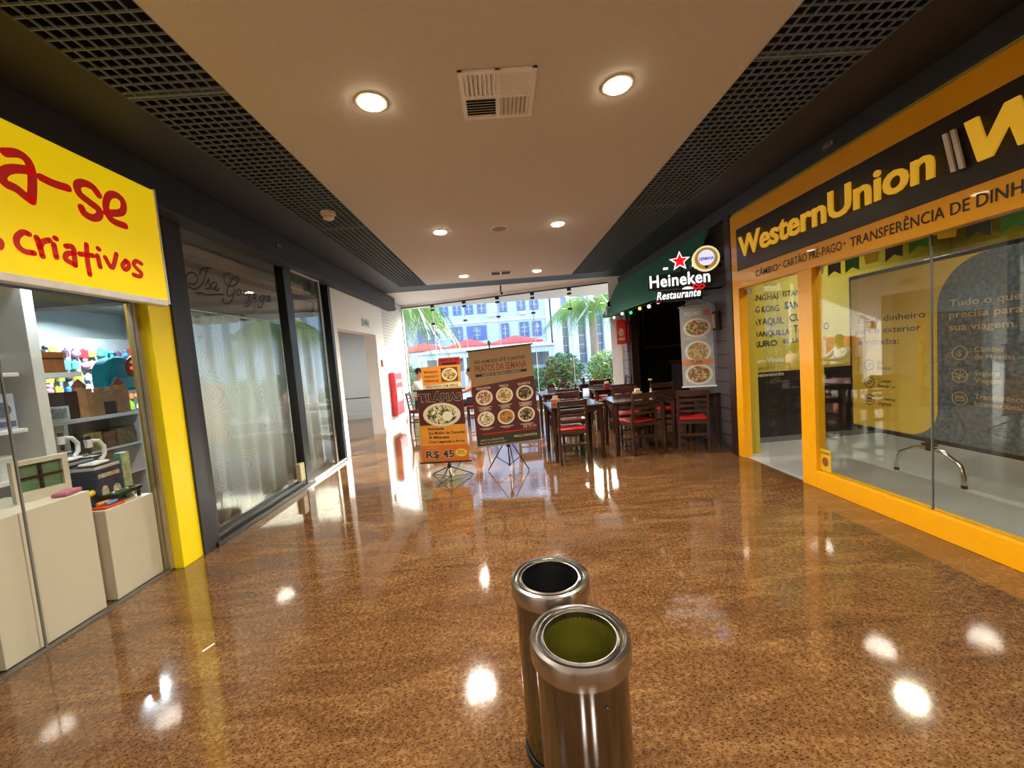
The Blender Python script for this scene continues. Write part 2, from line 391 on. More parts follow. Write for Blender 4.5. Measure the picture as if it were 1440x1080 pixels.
# near end behind the camera
sbox('wall_near', cream, -3.2, 3.4, -5.3, -5.2, 0, 3.3)
# right side
sbox('wall_right', white, 2.95, 3.2, -5.2, -.5, 0, 3.3)
sbox('wall_right', plankY, 3.045, 3.06, 5.1, 5.66, 0, 3.4)
sbox('wall_right', plankY, 3.045, 3.2, 5.66, 6.45, 0, 3.4)
sbox('wall_right', greyplank, 2.95, 3.2, 9.25, 9.86, 0, 3.02)
sbox('trim_7', brownpost, 2.94, 3.06, 4.97, 5.1, 0, 3.02, bevel=.006)
sbox('wall_exchange_return', olive, 3.06, 3.24, 4.98, 5.5, 0, 3.0)
sbox('trim_8', brownpost, 3.0, 3.18, 9.1, 9.25, 0, 3.0, bevel=.006)
sbox('wall_restaurant_back', dkin, 6.4, 6.5, 5.66, 10.1, 0, 3.4)
sbox('wall_restaurant_far', dkin, 3.2, 6.5, 9.86, 10.0, 0, 3.4)
sbox('ceiling', dkin, 3.15, 6.5, 5.66, 10.0, 3.1, 3.16)
sbox('wall_window_right', white, 2.78, 3.2, 9.86, 9.95, 0, 3.3)
# exchange shop room
sbox('wall_exchange_left', olive, 3.2, 6.6, 5.5, 5.64, 0, 3.2)
sbox('wall_exchange_back', olive, 6.4, 6.6, -.5, 5.5, 0, 3.2)
sbox('wall_exchange_near', olive, 3.2, 6.6, -.64, -.5, 0, 3.2)
sbox('ceiling', mat('olive ceiling paint', 'a39a4a', .7), 2.97, 6.6, -.64, 4.97, 3.0, 3.06)
sbox('ceiling', mat('olive ceiling paint'), 3.2, 6.6, 4.97, 5.64, 3.0, 3.06)
# window wall, set obliquely
PL = Vector((-2.72, 11.5, 0)); PR = Vector((2.75, 9.75, 0)); WL = (PR - PL).length
WF = Fr(PL, PR - PL)          # reading direction left to right, facing the room
win = struct(bpy.data.objects.new('window_1', None)); COL.objects.link(win); win.location = (0, 10.6, 0)
f = MB()
f.prism(WF, [(0, 3.11), (WL, 3.11), (WL, 3.18), (0, 3.18)], -.08, .02)
f.prism(WF, [(-.02, 0), (.03, 0), (.03, 3.11), (-.02, 3.11)], -.06, .02)
f.prism(WF, [(WL - .02, 0), (WL + .22, 0), (WL + .22, 3.18), (WL - .02, 3.18)], -.12, .03)
f.prism(WF, [(0, 0), (WL, 0), (WL, .05), (0, .05)], -.06, .03)
f.build('frame', whitem, win, bevel=.004)
f = MB(); f.prism(WF, [(.02, 3.085), (WL - .02, 3.085), (WL - .02, 3.11), (.02, 3.11)], -.03, .025); f.build('head_rail', blackm, win)
NC = 6
for c in range(NC):
    a = .03 + (WL - .05) * c / NC; b = .03 + (WL - .05) * (c + 1) / NC
    for z0, z1 in ((.05, 2.758), (2.762, 3.085)):
        g = MB(); g.prism(WF, [(a + .002, z0), (b - .002, z0), (b - .002, z1), (a + .002, z1)], -.012, -.002); g.build('pane', glass_w, win)
    if c:
        g = MB(); g.prism(WF, [(a - .007, .05), (a + .007, .05), (a + .007, 3.085), (a - .007, 3.085)], -.013, -.0005)
        g.build('joint', mat('clear silicone joint', 'dfe7ea', .3), win)
        for z in (2.57, 2.95):
            g = MB(); g.prism(WF, [(a - .055, z - .025), (a + .055, z - .025), (a + .055, z + .025), (a - .055, z + .025)], -.02, .012); g.build('fitting', blackm, win, bevel=.004)
        g = MB(); g.prism(WF, [(a - .05, 3.02), (a + .05, 3.02), (a + .05, 3.09), (a - .05, 3.09)], -.02, .02); g.build('fitting', blackm, win, bevel=.004)
SIGN_BIG=[[(2.216,2.761),(2.275,2.785),(2.315,2.769),(2.327,2.716),(2.321,2.64),(2.305,2.551)],[(2.324,2.719),(2.255,2.697),(2.207,2.666),(2.184,2.626),(2.198,2.597),(2.24,2.589),(2.275,2.567),(2.305,2.551)],[(2.371,2.702),(2.434,2.696),(2.508,2.702)],[(2.695,2.736),(2.662,2.771),(2.606,2.773),(2.566,2.742),(2.574,2.694),(2.631,2.664),(2.68,2.64),(2.68,2.602),(2.638,2.572),(2.587,2.581),(2.572,2.611)],[(2.729,2.636),(2.822,2.668),(2.858,2.704),(2.861,2.762),(2.816,2.784),(2.765,2.758),(2.735,2.692),(2.74,2.628),(2.775,2.596),(2.853,2.593)]]
SIGN_SMALL=[[(2.115,2.299),(2.134,2.283),(2.127,2.255),(2.109,2.255)],[(2.266,2.361),(2.239,2.362),(2.208,2.326),(2.206,2.285),(2.233,2.261),(2.276,2.263)],[(2.301,2.353),(2.31,2.304),(2.316,2.255)],[(2.31,2.304),(2.327,2.337),(2.364,2.357)],[(2.383,2.338),(2.386,2.267)],[(2.395,2.377),(2.4,2.375)],[(2.447,2.346),(2.485,2.351),(2.487,2.302),(2.484,2.245)],[(2.484,2.316),(2.445,2.301),(2.435,2.269),(2.461,2.255),(2.484,2.245)],[(2.569,2.389),(2.561,2.299),(2.562,2.206)],[(2.519,2.32),(2.601,2.33)],[(2.629,2.337),(2.635,2.269)],[(2.639,2.384),(2.645,2.381)],[(2.678,2.338),(2.715,2.281),(2.759,2.38)],[(2.821,2.35),(2.791,2.314),(2.805,2.289),(2.836,2.313),(2.838,2.342),(2.821,2.352)],[(2.939,2.359),(2.9,2.368),(2.876,2.339),(2.904,2.31),(2.928,2.291),(2.91,2.264),(2.865,2.267)]]
ISA=[[(4.003,2.583),(3.924,2.565),(3.872,2.529),(3.859,2.485)],[(3.972,2.571),(3.937,2.509),(3.887,2.424),(3.827,2.368),(3.762,2.34),(3.702,2.354),(3.683,2.402),(3.7,2.457),(3.751,2.488),(3.804,2.482),(3.828,2.446),(3.794,2.399),(3.743,2.377),(3.719,2.389)],[(3.917,2.4),(3.956,2.454),(3.972,2.478),(3.967,2.439),(3.978,2.415),(3.954,2.377),(3.912,2.369)],[(4.065,2.456),(4.02,2.444),(3.989,2.408),(3.996,2.379),(4.035,2.395),(4.075,2.445),(4.047,2.392),(4.062,2.373),(4.099,2.405)],[(3.783,2.307),(3.851,2.318),(3.93,2.313),(4.03,2.333),(4.16,2.353)],[(4.311,2.58),(4.271,2.588),(4.212,2.56),(4.188,2.515),(4.202,2.473),(4.26,2.455),(4.34,2.474),(4.408,2.529),(4.417,2.573),(4.366,2.573),(4.299,2.518),(4.246,2.453),(4.21,2.392),(4.213,2.352),(4.261,2.354),(4.318,2.4),(4.341,2.441)],[(4.341,2.441),(4.306,2.37),(4.266,2.309),(4.211,2.269),(4.156,2.262),(4.127,2.281),(4.145,2.31)],[(4.414,2.449),(4.372,2.418),(4.361,2.384),(4.393,2.379),(4.428,2.408),(4.435,2.443),(4.414,2.449)],[(4.47,2.391),(4.494,2.438),(4.481,2.446)],[(4.483,2.417),(4.527,2.448),(4.54,2.436),(4.516,2.393)],[(4.544,2.417),(4.601,2.425),(4.55,2.368),(4.589,2.364),(4.569,2.307),(4.5,2.273),(4.489,2.296),(4.562,2.35)],[(4.686,2.438),(4.649,2.423),(4.626,2.389),(4.648,2.377),(4.689,2.414),(4.708,2.442),(4.682,2.382)],[(4.859,2.444),(4.804,2.436),(4.77,2.395),(4.791,2.372),(4.855,2.423),(4.879,2.453),(4.823,2.355),(4.767,2.296),(4.716,2.3),(4.73,2.327)],[(4.973,2.461),(4.924,2.449),(4.893,2.407),(4.92,2.389),(4.975,2.445),(4.986,2.463),(4.953,2.41),(4.984,2.398)]]
# ---------------------------------------------------------------- gift shop on the left
redtxt = mat('red sign paint', 'd8241c', .45, var=.04, emit='d8241c', es=.12)  # letters carry a slight added glow, like the board
LF = Fr((-2.5, 0, 0), (0, 1, 0))                     # frame on the left wall: x = world Y, y = world Z
t = thing('shop_sign', 'yellow shop sign board with red handwritten lettering above toy shop window', 'sign', (-2.5, 2.0, 2.1))
MB().box(-2.52, -2.485, .6, 3.13, 2.13, 2.94).build('sign_board', mat('lemon vinyl with added glow', 'f2d60a', .38, var=.03, scale=3, emit='f2cf0a', es=.3), t, bevel=.003)  # glow put into the board's colour to brighten it
MB().box(-2.525, -2.478, 3.128, 3.142, 2.1, 2.95).build('edge_strip', whitem, t)
MB().box(-2.55, -2.482, .6, 3.13, 2.085, 2.132).build('light_tube', mat('white tube housing', 'f2f2ee', .4), t, bevel=.008)
lf = Fr((-2.484, 0, 0), (0, 1, 0))
b = brush(MB(), lf, SIGN_BIG, .047, .002); lab(b.build('lettering', redtxt, t), 'large red hand-painted letters')
b = brush(MB(), lf, SIGN_SMALL, .031, .002); lab(b.build('lettering', redtxt, t), 'small red hand-painted letters')
# shop front frame
pf = struct(bpy.data.objects.new('door_1', None)); COL.objects.link(pf); pf.location = (-2.8, 3.3, 0)
MB().box(-2.86, -2.70, 3.2, 3.41, 0, 2.14).build('post', lemon, pf, bevel=.004)
MB().box(-2.835, -2.775, 3.17, 3.2, 0, 2.14).build('glazing_bead', mat('champagne aluminium', 'b5a88e', .35, metal=.7), pf)
MB().box(-2.86, -2.72, .4, 3.41, 2.14, 2.9).build('header', dkpaint, pf)
sbox('trim_9', mat('grey metal track', '77726a', .4, metal=.6), -2.815, -2.775, .4, 3.2, 0, .012)
wn2 = struct(bpy.data.objects.new('window_2', None)); COL.objects.link(wn2); wn2.location = (-2.8, 2, 0)
for y0, y1 in ((.4, 1.35), (1.354, 2.305), (2.309, 3.17)):
    MB().box(-2.806, -2.796, y0, y1, .012, 2.14).build('pane', glass, wn2)
for y in (1.352, 2.307): MB().box(-2.807, -2.795, y - .004, y + .004, .012, 2.14).build('joint', mat('grey silicone joint', '6e6e6a', .4), wn2)
sbox('trim_10', dkpaint, -2.78, -2.68, 3.41, 3.54, 0, 2.9)
# room of the shop
shopw = mat('cool white shop wall', 'c9d2d6', .7, var=.02); shopc = mat('grey shop ceiling', '8e908c', .8)
sbox('wall_shop_back', shopw, -6.0, -5.9, -.4, 6.5, 0, 3.0)
sbox('wall_shop_near', shopw, -6.0, -2.85, -.5, -.4, 0, 3.0)
sbox('wall_shop_far', shopw, -6.0, -2.99, 6.5, 6.62, 0, 3.0)
sbox('wall_shop_side', hallgrey, -3.06, -2.99, 3.42, 6.64, 0, 3.0)
sbox('ceiling', shopc, -6.0, -2.82, -.5, 6.62, 2.62, 2.68)
sbox('trim_11', shopc, -6.0, -3.3, 4.0, 4.16, 2.32, 2.62)
sbox('trim_12', mat_grid('wood slat panel', '8a6a1c', '3c1c0a', .055, 3, .016, 'XZ', .6, .5, 0), -3.065, -2.862, 3.405, 3.42, 0, 2.62)
# display plinths
pw = mat('cream laminate', 'd6cbb4', .45, var=.02); pshade = mat('cream laminate')
def plinth(label, x0, x1, y0, y1, z):
    t = thing('display_plinth', label, 'plinth', ((x0 + x1) / 2, (y0 + y1) / 2, 0), 'display plinths behind the gift shop window')
    MB().box(x0, x1, y0, y1, .01, z).build('body', pw, t, bevel=.004); MB().box(x0 + .02, x1 - .02, y0 + .02, y1 - .02, 0, .012).build('plinth_base', dkpaint, t)
    return t
plinth('tall cream display plinth in toy shop window, nearest the camera', -3.38, -2.83, 2.14, 2.70, .83)
plinth('low cream display plinth beside yellow post, carrying microscope boxes and pool tables', -3.5, -2.83, 2.78, 3.16, .655)
# bookcase and shelves
wl = mat('white laminate shelf', 'dcdcd8', .5, var=.02)
t = thing('shelf_unit', 'tall white open shelf unit behind the window at left edge', 'shelf', (-3.6, 2.2, 0))
MB().box(-3.95, -3.93, 1.3, 3.0, 0, 2.3).build('back_panel', wl, t)
MB().box(-3.93, -3.33, 2.93, 3.0, 0, 2.3).build('side_panel', wl, t, bevel=.003)
MB().box(-3.93, -3.33, 1.3, 1.36, 0, 2.3).build('side_panel', wl, t, bevel=.003)
for z in (.3, .62, .93, 1.27, 1.66): MB().box(-3.93, -3.36, 1.36, 2.87, z - .028, z).build('shelf', wl, t, bevel=.003)
MB().box(-3.95, -3.33, 1.3, 3.0, 2.3, 2.36).build('top_panel', wl, t)
wood = mat('warm brown wood', '8a5226', .5, var=.25, scale=9, stretch=(1, 6, 1)); wood2 = mat('pale laser cut wood', 'a07448', .6, var=.2)
dkwood = mat('dark wenge wood', '33190f', .38, var=.2, scale=9, stretch=(1, 1, .2))
tag(base_origin(MB().box(-3.62, -3.42, 2.52, 2.68, 1.66, 1.76).build('wooden_box', wood, bevel=.008)), 'small brown wooden box on upper shelf at left edge', 'box')
t = thing('gift_box', 'pale blue picture carton on middle white shelf', 'box', (-3.5, 2.76, 1.27))
MB().box(-3.60, -3.40, 2.69, 2.85, 1.27, 1.52).build('carton', mat('pale blue card', 'b4bccb', .6), t, bevel=.003)
gf = Fr((-3.399, 0, 0), (0, 1, 0)); b = MB(); poly(b, gf, ell(2.77, 1.41, .055, .05)); rect(b, gf, 2.70, 2.84, 1.29, 1.33); b.build('printed_picture', mat('slate print', '56606e', .5, var=.5, scale=30), t)
t = thing('snow_globe', 'snow globe with teal base on middle white shelf at left edge', 'ornament', (-3.45, 2.6, 1.27))
MB().lathe([(.001, 0), (.075, 0), (.08, .02), (.07, .05), (.06, .06)], (-3.45, 2.6, 1.27), 20).build('base', mat('teal resin', '3f7f86', .4), t, smooth=True)
MB().ball((-3.45, 2.6, 1.39), .072, 16).build('globe', mat('frosty globe', '9eb0b2', .15, var=.4, scale=40), t, smooth=True)
for i, (y, lbl) in enumerate(((2.47, 'left'), (2.55, 'middle'), (2.63, 'right'))):
    tag(base_origin(MB().box(-3.55, -3.45, y - .03, y + .025, .93, 1.12 - .02 * i).build('book', black, bevel=.003)), 'black box standing on lower white shelf, %s one of three' % lbl, 'box')
t = thing('storage_tub', 'translucent white tub on lower shelf beside black boxes', 'tub', (-3.5, 2.79, .93))
MB().lathe([(.001, 0), (.06, 0), (.07, .14)], (-3.5, 2.79, .93), 20).build('tub', mat('milky plastic', 'd5dadb', .4), t, smooth=True)
MB().lathe([(.074, .14), (.074, .16), (.001, .162)], (-3.5, 2.79, .93), 20).build('lid', whitem, t)
# back shelf with wooden models
t = thing('display_shelf', 'low white shelf unit at the back of the toy shop', 'shelf', (-4.1, 4.0, 0))
MB().box(-4.35, -4.0, 3.4, 4.5, 1.2, 1.235).build('top_panel', wl, t, bevel=.003)
for y in (3.42, 3.72, 4.46): MB().box(-4.33, -4.02, y - .015, y + .015, 0, 1.2).build('side_panel', wl, t)
for z in (.6, .9): MB().box(-4.33, -4.02, 3.435, 4.445, z - .02, z).build('shelf', wl, t)
MB().box(-4.35, -4.33, 3.4, 4.5, 0, 1.2).build('back_panel', mat('grey board', '85837c', .7), t)
def castle(y, x, z):
    t = thing('wooden_castle', 'laser cut wooden castle model on back shelf below the teal backpack', 'toy', (x, y, z))
    m = MB(); m.box(x - .1, x + .1, y - .22, y + .22, z, z + .24)
    for q in (-.22, -.1, .02, .14):
        m.box(x + .05, x + .1, y + q, y + q + .06, z + .24, z + .28)
    m.build('walls', wood2, t, bevel=.003)
    for q in (-.2, .2): MB().cyl((x + .02, y + q, z), (x + .02, y + q, z + .3), .05, n=10).build('tower', wood2, t); 
    for q in (-.2, .2): MB().cyl((x + .02, y + q, z + .3), (x + .02, y + q, z + .38), .06, .004, n=10).build('tower_roof', mat('red brown stain', '6d3a22', .6), t)
    MB().box(x + .1, x + .104, y - .06, y + .06, z, z + .13).build('gate', dkwood, t)
castle(4.2, -4.16, 1.236)
tag(base_origin(MB().box(-4.3, -4.12, 3.83, 3.96, 1.236, 1.5).build('carton', mat('black brown card', '241814', .6), bevel=.003)), 'tall dark brown carton beside the wooden castle', 'box')
t = thing('picture_frame', 'small pale picture frame leaning on back shelf', 'frame', (-4.06, 3.66, 1.236))
MB().box(-4.07, -4.05, 3.56, 3.80, 1.236, 1.37).build('frame', wl, t, bevel=.003); MB().box(-4.05, -4.047, 3.585, 3.775, 1.26, 1.35).build('picture', mat('grey print', '8f9c9c', .5, var=.5, scale=40), t)
t = thing('glass_cloche', 'glass cloche with grey ornament at left end of back shelf', 'ornament', (-4.14, 3.5, 1.236))
MB().lathe([(.001, 0), (.075, 0), (.075, .02), (.001, .021)], (-4.14, 3.5, 1.236), 20).build('base', dkwood, t)
MB().lathe([(.07, .02), (.072, .12), (.05, .19), (.004, .215)], (-4.14, 3.5, 1.236), 20).build('dome', mat('clouded dome', '8fa0a4', .2, var=.3, scale=30), t, smooth=True)
for i, (y0, y1, c, lbl) in enumerate(((3.78, 3.9, '241612', 'dark brown'), (3.92, 4.04, '8c7d33', 'olive yellow'), (4.06, 4.18, '5e2f1c', 'reddish brown'), (4.2, 4.4, '5b4c33', 'wood coloured'))):
    tag(base_origin(MB().box(-4.25, -4.03, y0, y1, .9, 1.06 + .02 * (i % 2)).build('puzzle_box', mat('card ' + lbl, c, .6, var=.25, scale=30), bevel=.003)), '%s puzzle box on the shelf below the castle' % lbl, 'box')
t = thing('wooden_chest', 'brown wooden chest on white bracket, seen past the shelf unit', 'box', (-3.7, 3.25, 1.66))
MB().box(-3.82, -3.62, 3.06, 3.42, 1.66, 1.78).build('box_body', wood, t, bevel=.006); MB().box(-3.83, -3.61, 3.05, 3.43, 1.78, 1.83).build('lid', wood, t, bevel=.006)
tag(base_origin(MB().box(-4.0, -3.58, 3.01, 3.5, 1.62, 1.66).build('bracket_shelf', wl)), 'short white shelf holding the brown chest', 'shelf')
tag(base_origin(MB().box(-4.0, -3.6, 3.01, 3.05, 0, 1.62).build('shelf_support', wl)), 'white upright panel below the short bracket shelf', 'panel')
# backpack
teal = mat('teal plush fabric', '1d8fa0', .9, var=.2, scale=30, bump=.5)
t = thing('backpack', 'teal rounded backpack above the wooden castle', 'backpack', (-4.5, 4.76, 1.46))
prof = Fr((-4.46, 4.76, 1.46), (0, 1, 0)); sh = [(-.2, 0), (.2, 0)] + [(.2 * math.cos(a), .2 + .2 * math.sin(a)) for a in [i * math.pi / 14 for i in range(15)]]
MB().prism(prof, sh, -.12, .04).build('bag_body', teal, t, bevel=.03, seg=3, smooth=True)
MB().prism(prof, [(-.15, .02), (.15, .02), (.15, .16), (-.15, .16)], .04, .08).build('front_pocket', teal, t, bevel=.02, smooth=True)
MB().tube([(-4.5, 4.72, 1.85), (-4.5, 4.73, 1.9), (-4.5, 4.79, 1.9), (-4.5, 4.8, 1.85)], .012).build('handle', mat('bright teal webbing', '23b5c8', .7), t)
tag(base_origin(MB().box(-4.75, -4.4, 4.56, 5.04, 1.42, 1.46).build('wall_shelf', wl)), 'white shelf carrying the teal backpack', 'shelf')
tag(base_origin(MB().box(-4.74, -4.6, 4.6, 5.0, 0, 1.42).build('shelf_support', mat('grey board'))), 'grey upright panel carrying the backpack shelf', 'panel')
# toy wall
cols = [('blue', '3b7fd1'), ('white', 'dfe6ea'), ('pink', 'd98fa8'), ('dark purple', '4a3350'), ('black', '222024'), ('lime green', 'a3c93a'), ('red', 'b52a35'), ('orange', 'd0742c'), ('turquoise', '4cc0cf'), ('yellow', 'd8c23f')]
pg = struct(MB().box(-5.6, -5.58, 4.3, 6.4, .9, 2.2).build('trim_13', mat('pegboard', '8c9296', .7)))
k = 0
for r in range(6):
    for c in range(15):
        nm, hx = cols[(random.randrange(len(cols)))]
        y = 4.55 + c * .115 + random.uniform(-.02, .02); z = 1.16 + r * .155; wd = random.uniform(.035, .052); ht = random.uniform(.08, .13)
        m = MB()
        if (r + c) % 3 == 0: m.ball((-5.53, y, z + wd), wd * .95, 8, 1, 1, 1.1).ball((-5.53, y, z + wd * 2.4), wd * .6, 8)
        elif (r + c) % 3 == 1: m.box(-5.575, -5.53, y - wd, y + wd, z, z + ht).cyl((-5.55, y, z + ht), (-5.55, y, z + ht + .02), .012, n=6)
        else: m.lathe([(.001, 0), (wd * .9, .01), (wd * .9, ht * .7), (wd * .35, ht * .85), (wd * .35, ht)], (-5.53, y, z), 10)
        m.cyl((-5.58, y, z + .07), (-5.53, y, z + .07), .004, n=5)
        o = base_origin(m.build('toy', mat('toy ' + nm, hx, .45, var=.15), smooth=(r + c) % 3 != 1))
        tag(o, 'small %s toy in the crowded display on the far shop wall' % nm, 'toy', '%s toys on the far shop wall' % nm)
# round red light sign seen in the shop
t = thing('round_sign', 'round dark sign with red glowing strokes at right of the backpack', 'sign', (-4.3, 4.97, 1.62))
rf = Fr((-4.36, 4.97, 1.62), (.35, 1, 0)); rr = MB(); rr.prism(rf, ell(0, .1, .17, .17), -.03, 0); rr.build('disc', mat('dark sign face', '40342c', .5), t)
b = brush(MB(), rf, [[(-.1, .17), (0, .2), (.09, .19)], [(-.11, .1), (0, .09), (.11, .1)], [(-.07, .02), (.02, 0), (.1, .02)]], .035, .004); b.build('glowing_stroke', mat('red glow', 'ff3b30', .5, emit='ff3b2e', es=1.3), t)
MB().box(-4.42, -4.38, 4.92, 5.02, 0, 1.56).build('stand', blackm, t)
# microscopes on boxes on the low plinth
navy = mat('navy carton', '27324e', .5, var=.3, scale=25); scopew = mat('white plastic', 'e3e3e0', .35, var=.02)
def microscope(c, lbl, blbl, a):
    x, y, z = c
    t = thing('carton', blbl, 'box', (x, y, .655), 'microscope cartons on the low plinth')
    ca, sa = math.cos(a), math.sin(a); ax = Vector((ca, sa, 0)); ay = Vector((-sa, ca, 0))
    MB().obox((x, y, .655 + (z - .655) / 2), ax * .085, ay * .105, (0, 0, (z - .655) / 2 - .001)).build('carton_body', navy, t, bevel=.003)
    MB().obox((x, y, z - .012), ax * .087, ay * .107, (0, 0, .011)).build('carton_lid', mat('pale card', 'b9bcc0', .5), t)
    ff = Fr(Vector((x, y, .655)) + ax * .087, ay); b = MB(); poly(b, ff, ell(.05, .08, .035, .05)); poly(b, ff, ell(-.05, .1, .03, .04)); rect(b, ff, -.09, .09, .2, .23); b.build('printed_picture', mat('cream print', 'b5ab93', .5, var=.5, scale=40), t)
    t = thing('microscope', lbl, 'microscope', (x, y, z), 'toy microscopes')
    MB().obox((x, y, z + .012), ax * .05, ay * .075, (0, 0, .012)).build('foot', scopew, t, bevel=.01, smooth=True)
    arm = [Vector((x, y, z)) + ay * p + Vector((0, 0, q)) for p, q in ((.055, .02), (.095, .06), (.1, .12), (.06, .17), (0, .18))]
    MB().tube(arm, .015, 10).build('arm', scopew, t, smooth=True)
    p = Vector((x, y, z)) + ay * -.02
    MB().cyl(p + Vector((0, 0, .135)), p + Vector((0, 0, .195)), .02, .024, n=14).build('tube', scopew, t, smooth=True); MB().cyl(p + Vector((0, 0, .09)), p + Vector((0, 0, .135)), .010, .014, n=12).build('objective', blackm, t, smooth=True)
    MB().cyl(p + Vector((0, 0, .19)), p + Vector((0, 0, .225)), .017, n=14).build('eyepiece', blackm, t, smooth=True)
    MB().obox(p + Vector((0, 0, .065)), ax * .04, ay * .045, (0, 0, .006)).build('stage', blackm, t, bevel=.003)
microscope((-3.06, 2.98, .945), 'white toy microscope on the left navy carton', 'navy microscope carton on low plinth, left of the two', .1)
microscope((-3.33, 3.055, .975), 'white toy microscope on the navy carton further back', 'navy microscope carton further back on low plinth', .1)
t = thing('game_box', 'teal and pale green game box standing at right of the microscopes', 'box', (-2.98, 3.12, .655))
MB().box(-3.02, -2.97, 3.09, 3.155, .655, 1.0).build('carton_body', mat('teal card', '2e7f86', .5), t, bevel=.002)
MB().box(-2.97, -2.966, 3.09, 3.155, .655, 1.0).build('printed_picture', mat('pale green print', 'a8b48a', .5, var=.4, scale=30), t)
feltg = mat('green felt', '0f5a34', .9, var=.1)
def pool(c, a, lbl):
    x, y, z = c; t = thing('toy_pool_table', lbl, 'toy', c, 'toy pool tables')
    ax = Vector((math.cos(a), math.sin(a), 0)); ay = Vector((-math.sin(a), math.cos(a), 0)); C = Vector(c)
    MB().obox(C + Vector((0, 0, .066)), ax * .06, ay * .105, (0, 0, .006)).build('bed', feltg, t)
    m = MB(); 
    for s in (-1, 1):
        m.obox(C + ax * (.066 * s) + Vector((0, 0, .068)), ax * .007, ay * .118, (0, 0, .012)); m.obox(C + ay * (.111 * s) + Vector((0, 0, .068)), ax * .06, ay * .007, (0, 0, .012))
    m.build('rail', blackm, t)
    for s in (-1, 1):
        for q in (-1, 1): MB().obox(C + ax * (.058 * s) + ay * (.1 * q) + Vector((0, 0, .029)), ax * .008, ay * .008, (0, 0, .029)).build('leg', blackm, t)
    for i, (p, q) in enumerate(((.02, .05), (-.02, .02), (0, -.05))): MB().ball(C + ax * p + ay * q + Vector((0, 0, .08)), .008, 8).build('ball', scopew, t, smooth=True)
    MB().tube([C + ax * -.03 + ay * -.09 + Vector((0, 0, .082)), C + ax * .02 + ay * .06 + Vector((0, 0, .082))], .003, 6).build('cue', wood2, t)
pool((-2.93, 3.0, .655), .15, 'green toy pool table at the front of low plinth')
m = None
t = thing('building_blocks', 'orange and blue toy block tray at front left corner of low plinth', 'toy', (-2.89, 2.86, .655))
MB().box(-2.94, -2.845, 2.8, 2.95, .655, .675).build('tray', mat('orange red plastic', 'd24a22', .4), t, bevel=.005)
MB().cyl((-2.86, 2.82, .69), (-2.86, 2.9, .69), .013, n=10).build('piece', mat('blue plastic', '4f86bd', .4), t)
MB().cyl((-2.92, 2.82, .69), (-2.90, 2.9, .69), .013, n=10).build('piece', mat('orange plastic', 'e08a2c', .4), t)
t = thing('toy_dart_gun', 'green and yellow plastic toy behind the orange block tray', 'toy', (-3.0, 2.83, .655))
MB().box(-3.03, -2.97, 2.8, 2.83, .655, .75).build('grip', mat('lime plastic', '7fae2c', .4), t, bevel=.008)
MB().cyl((-3.0, 2.8, .75), (-3.0, 2.94, .77), .022, n=12).build('barrel', mat('yellow plastic', 'e7c531', .4), t, smooth=True)
t = thing('shadow_box', 'cream shadow box frame with green panes on tall plinth', 'frame', (-3.0, 2.62, .83))
sf = Fr((-3.03, 2.62, .83), (.3, 1, 0)); b = MB()
for q in ((-.13, -.10, 0, .26), (.10, .13, 0, .26), (-.1, .1, .23, .26), (-.1, .1, 0, .06)): b.prism(sf, [(q[0], q[2]), (q[1], q[2]), (q[1], q[3]), (q[0], q[3])], -.03, .01)
b.build('frame', mat('cream painted wood', 'c9c2aa', .6), t)
b = MB(); b.prism(sf, [(-.1, .06), (.1, .06), (.1, .23), (-.1, .23)], -.03, -.015); b.build('pane', mat('moss green pane', '5d7a58', .5), t)
b = MB(); b.prism(sf, [(-.007, .06), (.007, .06), (.007, .23), (-.007, .23)], -.015, 0); b.prism(sf, [(-.1, .138), (.1, .138), (.1, .15), (-.1, .15)], -.0149, .0001); b.build('glazing_bar', dkwood, t)
tag(base_origin(MB().obox((-2.9, 2.63, .845), (.04, .01, 0), (-.02, .07, 0), (0, 0, .014)).build('fabric_bundle', mat('dusty pink fabric', 'b5657c', .9, bump=.4), bevel=.01)), 'folded dusty pink cloth on tall plinth in front of shadow box', 'cloth')
# shop lamps
def room_lamp(name, label, x, y, z, e, col, r=.12):
    t = thing(name, label, 'lamp', (x, y, z))
    MB().lathe([(r + .015, 0), (r + .015, -.012), (r, -.014), (r, -.004)], (x, y, z), 24).build('trim_ring', whitem, t, smooth=True)
    MB().lathe([(r, -.006), (.001, -.0061)], (x, y, z), 24).build('diffuser', mat(name + ' glow', 'ffffff', .5, emit=col, es=6), t)
    L = bpy.data.lights.new(name, 'AREA'); L.shape = 'DISK'; L.size = 2 * r; L.energy = e; L.color = col; L.spread = math.radians(160)
    o = bpy.data.objects.new(name + '_light', L); COL.objects.link(o); o.parent = t; o.location = (0, 0, -.02)
    return t
room_lamp('ceiling_lamp', 'small white ceiling lamp in the toy shop near the yellow post', -3.1, 2.95, 2.62, 9, (.9, .97, 1.0))
room_lamp('ceiling_lamp', 'white ceiling lamp deep in the toy shop over the toy wall', -5.0, 5.2, 2.62, 60, (.82, .94, 1.0))
room_lamp('ceiling_lamp', 'white ceiling lamp over the back shelf of the toy shop', -4.2, 2.2, 2.62, 14, (.9, .97, 1.0))
room_lamp('ceiling_lamp', 'white ceiling lamp added to brighten the hall behind the white wall opening', -4.4, 9.4, 3.0, 70, (.96, .98, 1.0))  # added lamp, lifts the dark hall seen through the opening
